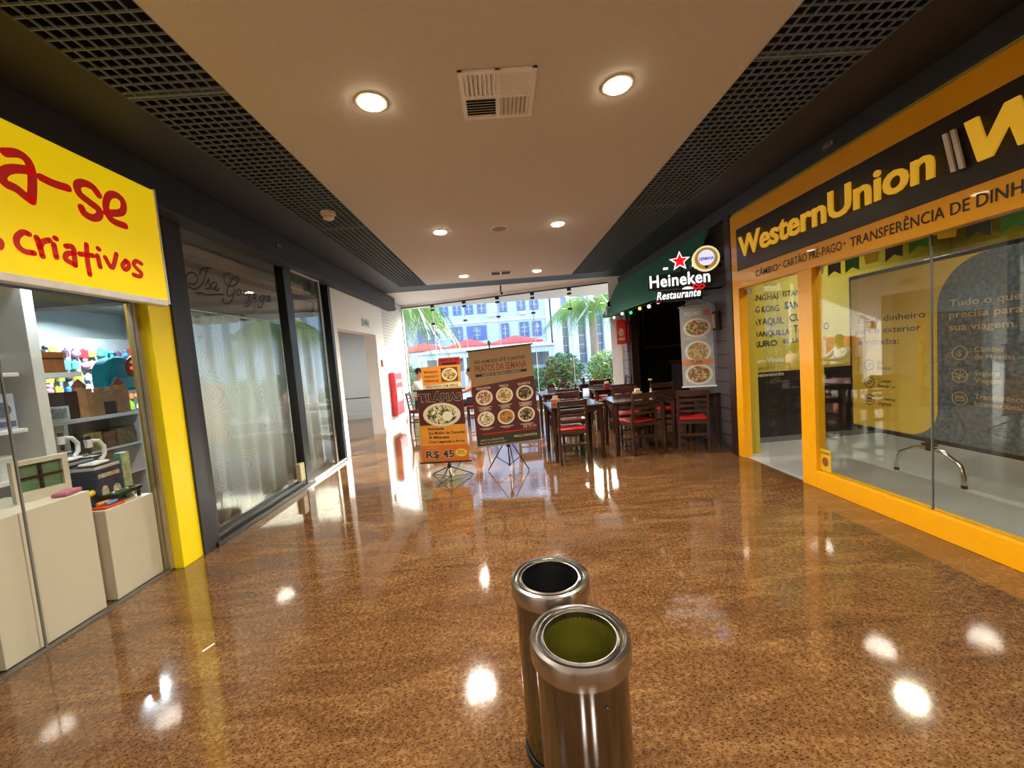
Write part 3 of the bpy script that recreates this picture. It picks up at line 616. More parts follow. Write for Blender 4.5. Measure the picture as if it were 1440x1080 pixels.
# ---------------------------------------------------------------- boutique with curtain
d2 = struct(bpy.data.objects.new('window_3', None)); COL.objects.link(d2); d2.location = (-2.72, 5, 0)
m = MB(); m.box(-2.80, -2.69, 3.54, 3.62, 0, 3.0); m.box(-2.80, -2.69, 5.25, 5.42, 0, 3.0); m.box(-2.80, -2.69, 6.55, 6.64, 0, 3.0); m.box(-2.80, -2.69, 3.62, 6.55, 2.93, 3.0)
m.box(-2.82, -2.66, 3.54, 5.42, 0, .045); m.box(-2.79, -2.7, 3.62, 5.25, .045, .1)
m.build('frame', blackm, d2, bevel=.004)
MB().box(-2.755, -2.745, 3.62, 5.25, .1, 2.93).build('pane', glass_isa, d2)
MB().box(-2.70, -2.69, 5.43, 6.2, .06, 2.86).build('pane', glass_isa, d2)
MB().box(-2.755, -2.745, 6.22, 6.55, .02, 2.93).build('pane', glass_isa, d2)
MB().box(-2.72, -2.67, 5.42, 6.24, 2.86, 2.9).build('slide_track', whitem, d2)
MB().box(-2.72, -2.67, 5.42, 6.55, 0, .05).build('slide_track', alu, d2, bevel=.006)
MB().box(-2.73, -2.68, 6.2, 6.25, .05, 2.86).build('stile', mat('bronze aluminium', '80796a', .35, metal=.6), d2)
MB().box(-2.735, -2.725, 6.6, 6.66, 0, 2.88).build('jamb', whitem, d2)
MB().box(-2.76, -2.70, 5.13, 5.25, .1, .33).build('floor_lock', mat('old cream plastic', 'b6ad86', .4), d2, bevel=.006)
b = brush(MB(), Fr((-2.742, 0, 0), (0, 1, 0)), ISA, .015, .001); lab(b.build('lettering', mat('black vinyl', '101012', .5), d2), 'black script lettering on the glass')
# curtain
def mat_curtain():
    m = bpy.data.materials.new('pale curtain fabric'); m.use_nodes = True; nt = m.node_tree; N = nt.nodes.new; Lk = nt.links.new; b = nt.nodes['Principled BSDF']
    tc = N('ShaderNodeTexCoord'); v = N('ShaderNodeTexVoronoi'); v.inputs['Scale'].default_value = 2.6; v.inputs['Randomness'].default_value = .35; Lk(tc.outputs['Object'], v.inputs['Vector'])
    mm = N('ShaderNodeMath'); mm.operation = 'MULTIPLY'; mm.inputs[1].default_value = 90; Lk(v.outputs['Distance'], mm.inputs[0])
    sn = N('ShaderNodeMath'); sn.operation = 'SINE'; Lk(mm.outputs[0], sn.inputs[0])
    r = N('ShaderNodeValToRGB'); r.color_ramp.elements[0].position = .45; r.color_ramp.elements[0].color = (*S('edf8f9'), 1); r.color_ramp.elements[1].position = .95; r.color_ramp.elements[1].color = (*S('d3e4e6'), 1)
    Lk(sn.outputs[0], r.inputs[0]); Lk(r.outputs[0], b.inputs['Base Color']); b.inputs['Roughness'].default_value = .8
    b.inputs['Sheen Weight'].default_value = .1
    return m
m = MB(); pts = []
for i in range(121):
    y = 3.66 + (6.5 - 3.66) * i / 120; x = -2.885 + .028 * math.sin(i * .55) + .012 * math.sin(i * .23 + 1)
    pts.append((x, y))
vs = [(x, y, .1) for x, y in pts] + [(x, y, 2.17 + .015 * math.sin(y * 3)) for x, y in pts]
m.add(vs, [(i, i + 1, 121 + i + 1, 121 + i) for i in range(120)])
cu = m.build('curtain', mat_curtain(), smooth=True); so_ = cu.modifiers.new('thick', 'SOLIDIFY'); so_.thickness = .003
tag(base_origin(cu), 'pale blue patterned curtain behind the dark framed shop glass', 'curtain')
t = thing('curtain_rod', 'thin grey rod along the top of the pale curtain', 'rod', (-2.885, 5.05, 2.17)); MB().cyl((-2.885, 3.56, 2.18), (-2.885, 6.53, 2.18), .012, n=10).build('rod', alu, t, smooth=True)
for y in (3.6, 6.5): MB().box(-2.99, -2.88, y - .01, y + .01, 2.17, 2.2).build('bracket', alu, t)
sbox('ceiling', hallgrey, -3.06, -2.72, 3.54, 6.64, 3.0, 3.04)
sbox('trim_14', mat('peach cream cornice', 'f0d3b4', .6), -2.985, -2.95, 3.56, 6.3, 2.72, 2.83)
# ---------------------------------------------------------------- money exchange shop on the right
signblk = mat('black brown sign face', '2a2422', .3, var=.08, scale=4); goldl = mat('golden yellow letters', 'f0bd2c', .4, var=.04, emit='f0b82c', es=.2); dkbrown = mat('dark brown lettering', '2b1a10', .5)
wd = struct(bpy.data.objects.new('window_4', None)); COL.objects.link(wd); wd.location = (2.95, 2, 0)
m = MB()
m.box(2.95, 3.05, 4.84, 4.97, 0, 2.99)        # far post
m.box(2.95, 3.05, 3.70, 3.88, 0, 2.10)        # post beside the doorway
m.box(2.95, 3.05, -.5, 4.84, 2.10, 2.31)      # transom
m.box(2.95, 3.05, -.5, 4.84, 2.80, 2.99)      # top rail
m.box(2.95, 3.05, -.5, 3.70, 0, .17)          # base rail
m.build('frame', yellowf, wd, bevel=.004)
for y0, y1 in ((-.5, .6), (.604, 1.65), (1.654, 2.70), (2.704, 3.70)):
    MB().box(2.99, 3.0, y0, y1, .17, 2.10).build('pane', glass_tint, wd)
for y in (1.652, 2.702): MB().box(2.988, 3.002, y - .0035, y + .0035, .17, 2.10).build('joint', mat('grey silicone joint'), wd)
MB().box(3.03, 3.04, 3.88, 4.5, .012, 2.10).build('door_leaf', glass, wd)
MB().box(3.02, 3.05, 4.74, 4.84, 2.02, 2.08).build('door_closer', alu, wd, bevel=.004)
RF = lambda X: Fr((X, 0, 0), (0, -1, 0))              # frame on the right wall: x = -Y
t = thing('shop_sign', 'black sign board with raised golden letters over the yellow exchange shop', 'sign', (2.96, 2.2, 2.31))
MB().box(2.945, 3.04, -.5, 4.84, 2.31, 2.80).build('sign_board', signblk, t)
rf = RF(2.945)
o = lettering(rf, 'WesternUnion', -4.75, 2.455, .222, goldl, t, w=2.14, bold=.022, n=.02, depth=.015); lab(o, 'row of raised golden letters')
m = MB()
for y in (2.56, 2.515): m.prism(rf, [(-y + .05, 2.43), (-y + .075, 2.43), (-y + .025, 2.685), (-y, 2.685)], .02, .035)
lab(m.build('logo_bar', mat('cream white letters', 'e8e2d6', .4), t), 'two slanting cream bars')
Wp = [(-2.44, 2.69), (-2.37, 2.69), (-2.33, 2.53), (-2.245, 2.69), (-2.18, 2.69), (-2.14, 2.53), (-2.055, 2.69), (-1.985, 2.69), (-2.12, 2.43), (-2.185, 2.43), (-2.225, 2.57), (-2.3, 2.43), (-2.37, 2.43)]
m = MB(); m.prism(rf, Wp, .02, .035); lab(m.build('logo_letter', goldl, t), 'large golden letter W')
tr = RF(2.948)
t = thing('transom_lettering', 'dark brown service lettering on the yellow band above the exchange shop glass', 'lettering', (2.948, 3.3, 2.17))
lettering(tr, 'CÂMBIO', -4.5, 2.175, .068, dkbrown, t, w=.36, bold=.006)
lettering(tr, '·', -4.12, 2.175, .09, dkbrown, t, bold=.01)
lettering(tr, 'CARTÃO PRÉ-PAGO', -4.06, 2.178, .072, dkbrown, t, w=.7, bold=.006)
lettering(tr, '·', -3.34, 2.175, .09, dkbrown, t, bold=.01)
lettering(tr, 'TRANSFERÊNCIA DE DINHEIRO', -3.28, 2.175, .075, dkbrown, t, w=1.3, bold=.006)
# sticker at the foot of the glass
t = thing('window_sticker', 'small yellow sticker low on the exchange shop glass beside the post', 'sticker', (2.985, 3.63, .18))
sf = RF(2.986); b = MB(); rect(b, sf, -3.695, -3.57, .18, .39); b.build('sheet', mat('yellow print', 'd9b11c', .5), t)
b = MB(); poly(b, sf, ell(-3.635, .27, .035, .045), .003); b.build('printed_picture', mat('brown print', '8a4a2c', .5, var=.5, scale=60), t)
lettering(sf, 'VOLTE SEMPRE', -3.685, .345, .018, dkbrown, t, w=.105, bold=.01, n=.004)
# board standing behind the glass
t = thing('display_board', 'large black framed advertising board with yellow panel behind the exchange shop glass', 'board', (4.0, 3.0, 0))
MB().box(4.0, 4.05, 1.2, 4.48, .37, 2.09).build('frame', blackm, t, bevel=.004)
db = RF(3.999)
slate = mat('slate print', '3f4145', .45, var=.04); yel = mat('ochre yellow print', 'd6b545', .5, var=.03); tan = mat('tan letters', 'b9a27c', .5)
b = MB(); rect(b, db, -4.45, -1.23, .41, 2.055, .001); lab(b.build('board_face', slate, t), 'dark slate face')
cv = [(-4.45, .42), (-3.86, .42)] + [(-3.83 + .27 * math.cos(a), .69 + .27 * math.sin(a)) for a in [math.radians(q) for q in range(-90, 1, 10)]] + [(-3.56, 1.62)] + [(-3.16 - .4 * math.cos(a), 1.62 + .43 * math.sin(a)) for a in [math.radians(q) for q in range(0, 91, 10)]] + [(-4.45, 2.05)]
b = MB(); poly(b, db, cv, .003); lab(b.build('yellow_panel', yel, t), 'ochre yellow panel with rounded corner')
for s, z in (('Envie dinheiro', 1.56), ('para o exterior', 1.44), ('e receba:', 1.32)): lettering(db, s, -4.36 if s[0] != 'p' else -4.4, z, .06, dkbrown, t, w=.7 if s[0] != 'e' else .45, bold=.004, n=.005)
def icon(x, z, r, m_, kind):
    b = MB(); n = 28; e1 = ell(x, z, r, r, n); e2 = ell(x, z, r * .86, r * .86, n)
    b.add([db.p(p[0], p[1], .005) for p in e1 + e2], [(i, (i + 1) % n, n + (i + 1) % n, n + i) for i in range(n)])
    q = r * .5
    if kind == '$': lettering(db, '$', x, z - q * .8, q * 1.6, m_, t, align='C', n=.005, into=b)
    elif kind == 'globe': brush(b, db, [[(x - q, z + q * .7), (x, z + q * .2), (x - q * .3, z - q), ], [(x + q * .2, z + q * 1.4), (x + q * .3, z), (x + q * 1.3, z - q * .4)], [(x - q * 1.5, z - q * .2), (x, z - q * .5), (x + q, z + q * .8)]], .01, .005)
    elif kind == 'card': brush(b, db, [[(x - q, z - q * .6), (x + q, z - q * .6)], [(x + q, z - q * .6), (x + q, z + q * .6)], [(x + q, z + q * .6), (x - q, z + q * .6)], [(x - q, z + q * .6), (x - q, z - q * .6)], [(x - q, z + q * .2), (x + q, z + q * .2)]], .009, .005)
    else: brush(b, db, [[(x - q, z), (x - q * .3, z - q * .6), (x + q, z + q * .7)], [(x - q, z + q * .5), (x + q * .2, z + q * .7)]], .009, .005)
    b.build('icon', m_, t)
for z, k_, a_, b_ in ((1.10, 'x', 'Em', 'Espécie'), (.91, 'swap', 'Contas', 'Bancárias'), (.72, 'card', 'Carteiras', 'Digitais')):
    icon(-4.24, z, .06, dkbrown, k_); lettering(db, a_, -4.14, z + .008, .034, dkbrown, t, bold=.012, n=.005); lettering(db, b_, -4.14, z - .045, .034, dkbrown, t, bold=.012, n=.005)
for s, z in (('Tudo o que você', 1.63), ('precisa para', 1.53), ('sua viagem.', 1.42)): lettering(db, s, -3.46, z, .058, tan, t, w={'T': .72, 'p': .5, 's': .47}[s[0]], bold=.01, n=.005)
for z, k_, a_, b_ in ((1.22, '$', 'Câmbio', 'de Moedas'), (1.02, 'globe', 'Seguro', 'Viagem'), (.82, 'card', 'Transferência', 'Internacional')):
    icon(-3.38, z, .062, tan, k_); lettering(db, a_, -3.27, z + .01, .042, tan, t, bold=.012, n=.005); lettering(db, b_, -3.27, z - .052, .042, tan, t, bold=.012, n=.005)
chrome = mat('chrome', 'd5d5d8', .12, metal=1.0, var=.02)
for y in (3.68, 1.9):
    MB().cyl((4.05, y, .28), (4.05, y, .40), .03, n=14).cyl((4.05, y, .33), (4.05, y, .345), .06, n=14).build('column', blackm, t)
    for sgn in (-1, 1):
        MB().tube([(4.05, y, .30), (4.05, y + .12 * sgn, .29), (4.04, y + .27 * sgn, .2), (4.03, y + .30 * sgn, .1), (4.03, y + .305 * sgn, .03)], .019, 10).build('foot', chrome, t, smooth=True)
        MB().cyl((4.03, y + .305 * sgn, .006), (4.03, y + .305 * sgn, .035), .022, n=10).build('rubber_foot', blackm, t)
# inside: printed wall beside the doorway
t = thing('welcome_panel', 'dark lower wall panel with Bem-Vindo welcome lettering inside the doorway', 'panel', (3.9, 5.49, 0))
MB().box(3.34, 5.35, 5.462, 5.49, .085, 1.0).build('panel', signblk, t)
nf = Fr((0, 5.497, 0), (1, 0, 0)); nf2 = Fr((0, 5.46, 0), (1, 0, 0)); palel = mat('pale letters', 'd5cdb0', .5)
lettering(nf, 'Bem-Vindo', 3.5, 1.13, .062, palel, t, w=.46, bold=.03, n=.004); lettering(nf, 'Welcome', 3.51, 1.045, .055, mat('ochre letters', 'a88a35', .5), t, w=.32, bold=.01, shear=.25, n=.004); lettering(nf2, 'Bienvenido', 3.5, .94, .052, palel, t, w=.42, n=.004)
for i in range(5): lettering(nf, ('Câmbio e remessas', 'Segunda a sexta', '10h às 18h', 'Sábados', '10h às 14h')[i], 4.28, 1.16 - .03 * i, .016, palel, t, align='R', n=.004)
t = thing('city_names', 'dark city names printed on the mustard wall inside the doorway', 'lettering', (3.9, 5.49, 1.4))
for s, x, z, h, w_, bd in (('SHANGHAI', 3.30, 2.0, .08, .49, 0), ('ISTANBUL', 3.86, 2.03, .075, .42, .006), ('HONG KONG', 3.28, 1.835, .085, .52, .0), ('SAN JOSE', 3.88, 1.86, .09, .46, .03),
                         ('GUAYAQUIL', 3.28, 1.66, .09, .58, 0), ('CUSCO', 3.94, 1.68, .095, .42, .03), ('BARRANQUILLA', 3.28, 1.50, .075, .66, .004), ('TARAPOTO', 4.0, 1.53, .09, .5, .03), ('RURO', 3.42, 1.36, .075, .34, .03), ('EL SALVADOR', 3.85, 1.38, .06, .6, .0)):
    lettering(nf, s, x + .11, z, h, dkbrown, t, w=w_, bold=bd, n=.003)
sbox('baseboard_exchange', mat('grey skirting'  , '6d6f70', .5), 3.3, 6.4, 5.46, 5.5, .006, .08)
# dark counter deeper in the shop
t = thing('service_counter', 'long black counter at the back of the exchange shop', 'counter', (5.6, 4.2, 0))
MB().box(5.4, 5.9, 1.0, 5.3, .01, 1.05).build('body', signblk, t); MB().box(5.36, 5.94, .98, 5.32, 1.05, 1.09).build('countertop', blackm, t, bevel=.004)
# bunting
t = thing('bunting', 'string of green and yellow paper flags hanging inside the exchange shop glass', 'bunting', (3.4, 2.6, 2.1))
P = [Vector((3.45 + .1 * (i / 30), 4.6 - 3.0 * i / 30, 2.25 - .06 * math.sin(math.pi * ((i % 15) / 15.0)))) for i in range(31)]
MB().tube(P, .003, 5).build('string', whitem, t)
fg = [mat('flag green', '2f7d4f', .7), mat('flag yellow', 'd8c53a', .7), mat('flag dark blue', '2d3f5c', .7)]
for i in range(1, 30, 2):
    a, b_ = P[i], P[i + 1]; q = (a + b_) / 2; d = (b_ - a).normalized()
    f_ = Fr(q, d); m = MB(); m.prism(f_, [(-.075, 0), (.075, 0), (.075, -.13), (0, -.09), (-.075, -.13)] if i % 3 else [(-.075, 0), (.075, 0), (.06, -.1), (-.06, -.1)], -.0008, .0008); m.build('flag', fg[(i // 2) % 3], t)
# window_4 upper dark clutter: paper rosette decoration
t = thing('paper_rosette', 'orange and white paper decoration at top right of the exchange shop', 'decoration', (3.6, 2.55, 2.25))
for a in range(10):
    an = a * math.pi / 5; MB().obox((3.6, 2.55 + .05 * math.cos(an), 2.3 + .05 * math.sin(an)), (.004, 0, 0), (0, .05 * math.cos(an), .05 * math.sin(an)), (0, -.014 * math.sin(an), .014 * math.cos(an))).build('petal', mat('orange paper', 'b96a1f', .7) if a % 3 else whitem, t)
MB().tube([(3.6, 2.55, 2.3), (3.6, 2.5, 2.6), (3.6, 2.48, 3.0)], .003, 5).build('string', whitem, t)
room_lamp('ceiling_lamp', 'round ceiling lamp inside the exchange shop near the doorway', 4.6, 4.4, 3.0, 26, (1.0, .93, .75))
room_lamp('ceiling_lamp', 'round ceiling lamp inside the exchange shop near the board', 3.55, 2.2, 3.0, 22, (1.0, .94, .8))
# fascia number plates
for nm, lbl, fr_, x, z in (('number_plate', 'small unit number plate on the right fascia over the exchange shop', RF(2.945), -3.47, 3.09), ('number_plate', 'small unit number plate on the left fascia over the boutique', Fr((-2.545, 0, 0), (0, 1, 0)), 4.95, 3.04)):
    p = fr_.p(x, z); t = thing(nm, lbl, 'sign', p)
    b = MB(); b.prism(fr_, [(x - .06, z - .03), (x + .06, z - .03), (x + .06, z + .03), (x - .06, z + .03)], -.004, .003); b.build('plate', mat('plum grey plate', '4a4348', .5), t)
    lettering(fr_, '86-A' if x < 0 else '84-A', x, z - .018, .036, mat('grey letters', '9a9698', .5), t, align='C', bold=.015, n=.005)
# ---------------------------------------------------------------- restaurant front
green = mat('dark green awning canvas', '28705a', .75, var=.06, scale=20, bump=.1, bscale=200)
t = thing('awning', 'dark green sloping canvas awning over the restaurant opening', 'awning', (2.9, 7.5, 2.2))
m = MB(); A0 = Vector((2.94, 5.42, 2.99)); A1 = Vector((2.94, 9.75, 3.01)); B0 = Vector((2.56, 5.42, 2.24)); B1 = Vector((2.56, 9.72, 2.27)); dn = Vector((-.02, 0, .012))
m.add([A0, A1, B1, B0, A0 + dn, A1 + dn, B1 + dn, B0 + dn], [(0, 1, 2, 3), (4, 5, 6, 7), (0, 1, 5, 4), (1, 2, 6, 5), (2, 3, 7, 6), (3, 0, 4, 7)]); m.build('canvas', green, t)
m = MB(); C1 = Vector((2.94, 9.73, 2.27)); m.add([A1, B1, C1, A1 + Vector((0, .012, 0)), B1 + Vector((0, .012, 0)), C1 + Vector((0, .012, 0))], [(0, 1, 2), (3, 4, 5), (0, 1, 4, 3), (1, 2, 5, 4), (2, 0, 3, 5)]); m.build('side_panel', green, t)
MB().bar(B0, B1, .03, .03).build('front_bar', green, t); 
for y in (5.5, 7.6, 9.6): MB().bar((2.94, y, 2.3), (2.57, y, 2.25), .02, .02).build('arm', blackm, t)
# faded cream emblem on the canvas
ad = (B0 - A0); af = Fr(A0 + dn + Vector((0, 0, 0)), (0, -1, 0), -ad)
L_ = ad.length; b = MB(); poly(b, af, [(-8.15, -.80 * L_), (-8.05, -.5 * L_), (-7.3, -.12 * L_), (-7.2, -.18 * L_), (-7.28, -.42 * L_), (-7.95, -.72 * L_)], .012)
lab(b.build('printed_emblem', mat('faded cream print', '9b9a82', .8, var=.25, scale=25), t), 'faded cream emblem on the canvas')
# blade sign
ws = mat('lit white letters', 'ffffff', .4, emit='f4fbff', es=.6); rs = mat('lit red star', 'e01020', .4, emit='e8101c', es=.6); blackg = mat('black sign edge', '0a0f0c', .4)
t = thing('restaurant_sign', 'illuminated white lettered restaurant sign with red star hanging beside the awning', 'sign', (2.46, 5.36, 2.2))
th = math.radians(-16); hf = Fr((2.46, 5.36, 0), (math.cos(th), math.sin(th), 0))
m = MB(); m.prism(hf, [(-.40, 2.24), (.42, 2.22), (.43, 2.46), (.40, 2.47), (-.4, 2.43)], -.04, 0); lab(m.build('backing', blackg, t), 'black backing behind the larger white word')
lettering(hf, 'Heineken', -.37, 2.275, .155, ws, t, w=.75, bold=.014, space=1.06, n=.004, depth=.02)
m = MB(); poly(m, hf, ell(.405, 2.455, .016, .016), .02); m.build('registered_mark', ws, t)
m = MB(); m.prism(hf, [(-.3, 2.07), (.28, 2.06), (.3, 2.22), (-.3, 2.22)], -.035, -.003); m.build('backing', blackg, t)
lettering(hf, 'Restaurante', -.29, 2.105, .10, ws, t, w=.55, bold=.012, space=1.05, shear=.22, n=.004, depth=.015)
m = MB(); m.prism(hf, ell(.1, 2.205, .07, .035, 14, 0, math.pi), 0, .02); m.build('cap_motif', ws, t)
m = MB(); brush(m, hf, [[(.17, 2.235), (.2, 2.26), (.24, 2.235), (.28, 2.25), (.31, 2.23), (.28, 2.2), (.24, 2.21), (.2, 2.2), (.17, 2.235)]], .018, .012); lab(m.build('red_motif', rs, t), 'small red neon outline')
def star(cx, cy, r, k=.40): return [(cx + (r if i % 2 == 0 else r * k) * math.sin(i * math.pi / 5), cy + (r if i % 2 == 0 else r * k) * math.cos(i * math.pi / 5)) for i in range(10)]
sf_ = hf; m = MB(); m.prism(sf_, star(0.02, 2.585, .15, .44), -.04, 0); m.build('star_backing', blackg, t)
m = MB(); m.prism(sf_, star(0.02, 2.585, .135, .44), 0, .012); lab(m.build('star_edge', ws, t), 'white star outline')
m = MB(); m.prism(sf_, star(0.02, 2.585, .10, .44), .012, .02); lab(m.build('star', rs, t), 'red five pointed star')
for x in (-.16, .2):
    m = MB(); m.prism(sf_, [(x - .03, 2.497), (x + .03, 2.497), (x + .03, 2.527), (x - .03, 2.527)], 0, .01); m.build('small_lettering', ws, t)
MB().bar((2.5, 5.36, 2.5), (3.045, 5.36, 2.5), .03, .03).bar((2.5, 5.36, 2.2), (2.5, 5.36, 2.66), .03, .03).bar((2.6, 5.38, 2.2), (3.045, 5.38, 2.2), .025, .025).build('bracket', blackm, t)
# round badge
t = thing('round_badge', 'round illuminated badge sign with gold ring above the hanging menu banner', 'sign', (2.78, 5.28, 2.42))
bf = Fr((2.78, 5.24, 2.575), (math.cos(th), math.sin(th), 0))
m = MB(); m.prism(bf, ell(0, 0, .165, .165), -.07, 0); lab(m.build('casing', mat('cream casing', 'd8cda4', .4, emit='e8dca8', es=.5), t), 'cream outer ring')
m = MB(); poly(m, bf, ell(0, 0, .14, .14), .002); m.build('ring', mat('gold ring', 'a8842c', .4, var=.4, scale=30, emit='b8923a', es=.35), t)
m = MB(); poly(m, bf, ell(0, .01, .1, .1), .004); m.build('disc', mat('lavender disc', 'c3c0ee', .4, emit='c8c6ff', es=.7), t)
lettering(bf, 'GERMANA', 0, -.02, .038, mat('violet letters', '3c2a8e', .5), t, w=.18, align='C', bold=.03, n=.006)
m = MB(); poly(m, bf, [(-.03, -.09), (.03, -.09), (0, -.14)], .006); m.build('motif', dkbrown, t)
MB().bar((2.8, 5.29, 2.575), (3.045, 5.32, 2.575), .025, .025).build('bracket', blackm, t)
# string of bulbs along the awning
t = thing('string_lights', 'string of small coloured round bulbs under the awning edge', 'lights', (2.58, 8.0, 2.1))
bp_ = [(9.5, 2.19), (8.9, 2.17), (8.3, 2.19), (7.75, 2.15), (7.25, 2.17), (6.8, 2.15), (6.4, 2.17), (6.05, 2.15), (5.75, 2.12)]
MB().tube([(2.585, y, z + .05) for y, z in bp_], .005, 6).build('cable', blackm, t)
bc = ['fff2c8', 'c7f0c0', 'fff2c8', '2fc070', 'e8c04a', 'fff2d8', 'ff8a8a', 'fff2c8', 'e8b030']
for (y, z), c in zip(bp_, bc): MB().ball((2.585, y, z + .012), .032, 10).build('bulb', mat('bulb ' + c, c, .4, emit=c, es=1.0), t, smooth=True); MB().cyl((2.585, y, z + .035), (2.585, y, z + .06), .012, n=8).build('socket', blackm, t)
# hanging menu banner
paper = mat('pale grey banner print', 'a8aaac', .6, var=.06); rim = mat('white china print', 'dcd8cf', .5)
f1 = mat_food('meal print a', ['c9a86a', 'a5553c', '7a5a33', 'c7b48c', '6c7a42']); f2 = mat_food('meal print b', ['caa66e', 'd0b682', '8b7a5a', 'b98a4c', '6a8a80']); f3 = mat_food('meal print c', ['9a4a3c', 'b3b06a', 'd0c8a8', '4f7a3a', 'a8604a'])
t = thing('hanging_menu_banner', 'tall grey hanging banner with three plates of food on the plank wall', 'banner', (2.86, 5.66, .84))
hb = Fr((2.62, 5.74, 0), (.41, -.14, 0)); m = MB(); m.prism(hb, [(0, .86), (.43, .86), (.43, 2.0), (0, 2.0)], -.002, 0); m.build('banner_sheet', paper, t)
m = MB(); m.bar(hb.p(-.015, 2.005, 0), hb.p(.445, 2.005, 0), .02, .02); m.build('top_rod', alu, t); m = MB(); m.bar(hb.p(-.015, .855, 0), hb.p(.445, .855, 0), .02, .02); m.build('bottom_rod', whitem, t)
MB().tube([hb.p(.0, 2.01, 0), hb.p(.215, 2.1, 0), hb.p(.43, 2.01, 0)], .004, 6).build('cord', alu, t)
MB().tube([hb.p(.215, 2.1, 0), (2.95, 5.72, 2.16), (3.045, 5.75, 2.16)], .008, 6).build('hook', blackm, t)
for cy, rx, ry, fo in ((1.7, .185, .135, f1), (1.36, .175, .155, f2), (1.03, .185, .15, f3)): plate(hb, .22, cy, rx, ry, fo, rim, t, .001)
wl_ = mat('greyish letters', '83868a', .5)
lettering(hb, 'PEÇA MEIO', .06, 1.88, .05, mat('pale print letters', 'd8d4cc', .5), t, w=.22, bold=.02); m = MB(); rect(m, hb, .31, .39, 1.865, 1.945, .0015); m.build('red_square', mat('washed red print', 'c2786a', .5), t)
lettering(hb, 'FEIJOADA', .08, 1.535, .035, mat('pale print letters'), t, w=.26, bold=.01); m = MB(); rect(m, hb, .0, .43, 1.165, 1.25, .0045); m.build('orange_band', mat('washed orange band', 'd08a66', .5), t)
lettering(hb, 'TILÁPIA', .12, 1.182, .05, mat('dark olive letters', '4a4a38', .5), t, w=.16, bold=.02, n=.006)
# plaque, red hanging sign, white box speaker
t = thing('wall_plaque', 'small dark framed plaque on plank wall right of the hanging banner', 'plaque', (3.09, 5.52, 1.64))
MB().box(3.02, 3.044, 5.43, 5.62, 1.64, 1.9).build('frame', blackm, t, bevel=.003); pf_ = RF(3.019); m = MB(); rect(m, pf_, -5.6, -5.52, 1.67, 1.87); m.build('printed_picture', mat('orange and cream print', 'c9a080', .5, var=.5, scale=25), t)
t = thing('red_wall_sign', 'red printed hanging sign at the far pier under the awning', 'sign', (2.84, 9.1, 1.58))
m = MB(); rf2 = Fr((2.70, 9.15, 0), (1, -.1, 0)); m.prism(rf2, [(0, 1.58), (.2, 1.58), (.2, 2.14), (0, 2.14)], -.03, 0); lab(m.build('panel', mat('bright red panel', 'd8342c', .45, var=.1), t), 'bright red panel')
m = MB(); m.prism(rf2, [(.2, 1.6), (.28, 1.6), (.28, 2.1), (.2, 2.1)], -.12, -.03); m.build('side_panel', mat('bright red panel'), t)
m = MB(); poly(m, rf2, ell(.1, 1.85, .06, .09)); rect(m, rf2, .03, .17, 1.67, 1.73); m.build('printed_picture', mat('cream and red print', 'd9b08a', .5, var=.5, scale=30), t)
MB().bar((2.84, 9.16, 2.14), (2.84, 9.16, 2.25), .015, .015).bar((2.84, 9.16, 2.25), (2.96, 9.3, 2.25), .015, .015).build('bracket', blackm, t)
t = thing('white_box', 'small white box with pink print fixed at the far end of awning', 'box', (2.62, 9.4, 2.3))
MB().box(2.54, 2.70, 9.36, 9.44, 2.28, 2.48).build('box_body', whitem, t, bevel=.006); m = MB(); wf_ = Fr((2.62, 9.359, 2.38), (1, 0, 0)); poly(m, wf_, ell(0, 0, .055, .06)); m.build('printed_picture', mat('pink print', 'd89aa4', .5, var=.3, scale=50), t)
MB().bar((2.62, 9.4, 2.48), (2.62, 9.4, 2.6), .06, .06).build('bracket', blackm, t)
tag(base_origin(MB().box(2.925, 2.95, 9.5, 9.56, 1.28, 1.5).build('wall_thermometer', mat('pale brass', 'b89a6a', .4), bevel=.003)), 'narrow brass strip plaque on the grey plank pier', 'plaque')
# inside the restaurant
t = thing('chalkboard', 'large framed chalkboard menu in the dark restaurant', 'board', (4.3, 9.8, 1.4))
MB().box(3.55, 5.3, 9.82, 9.86, 1.45, 2.75).build('board', mat('chalkboard', '15140f', .7, var=.3, scale=8), t); m = MB()
for x0, x1, z0, z1 in ((3.53, 3.57, 1.43, 2.77), (5.28, 5.32, 1.43, 2.77), (3.57, 5.28, 1.43, 1.47), (3.57, 5.28, 2.73, 2.77)): m.box(x0, x1, 9.8, 9.86, z0, z1)
m.build('frame', mat('grey wood', '5e5852', .6), t)
t = thing('bar_counter', 'dark wooden bar counter inside the restaurant', 'counter', (4.6, 8.8, 0))
MB().box(3.9, 6.0, 8.6, 9.1, 0, 1.08).build('body', dkin, t); MB().box(3.85, 6.05, 8.54, 9.16, 1.08, 1.12).build('countertop', dkwood, t, bevel=.004)
for i in range(7):
    x = 4.0 + i * .17; g_ = ['2a3c22', '4a2a16', '6a6a62'][i % 3]
    tag(base_origin(MB().lathe([(.001, 0), (.033, 0), (.034, .16), (.013, .21), (.013, .28), (.001, .281)], (x, 8.7, 1.12), 12).build('bottle', mat('bottle ' + g_, g_, .15), smooth=True)), 'dark bottle standing on the bar counter in the restaurant', 'bottle', 'bottles on the bar')
t = thing('picture_frame', 'pale framed picture high on the dark restaurant wall left of the chalkboard', 'frame', (3.35, 9.84, 1.75)); MB().box(3.22, 3.48, 9.82, 9.86, 1.75, 2.3).build('frame', mat('brown frame', '3a2a22', .5), t); MB().box(3.25, 3.45, 9.815, 9.82, 1.78, 2.27).build('picture', mat('dim print', '6d6358', .6, var=.4, scale=9), t)
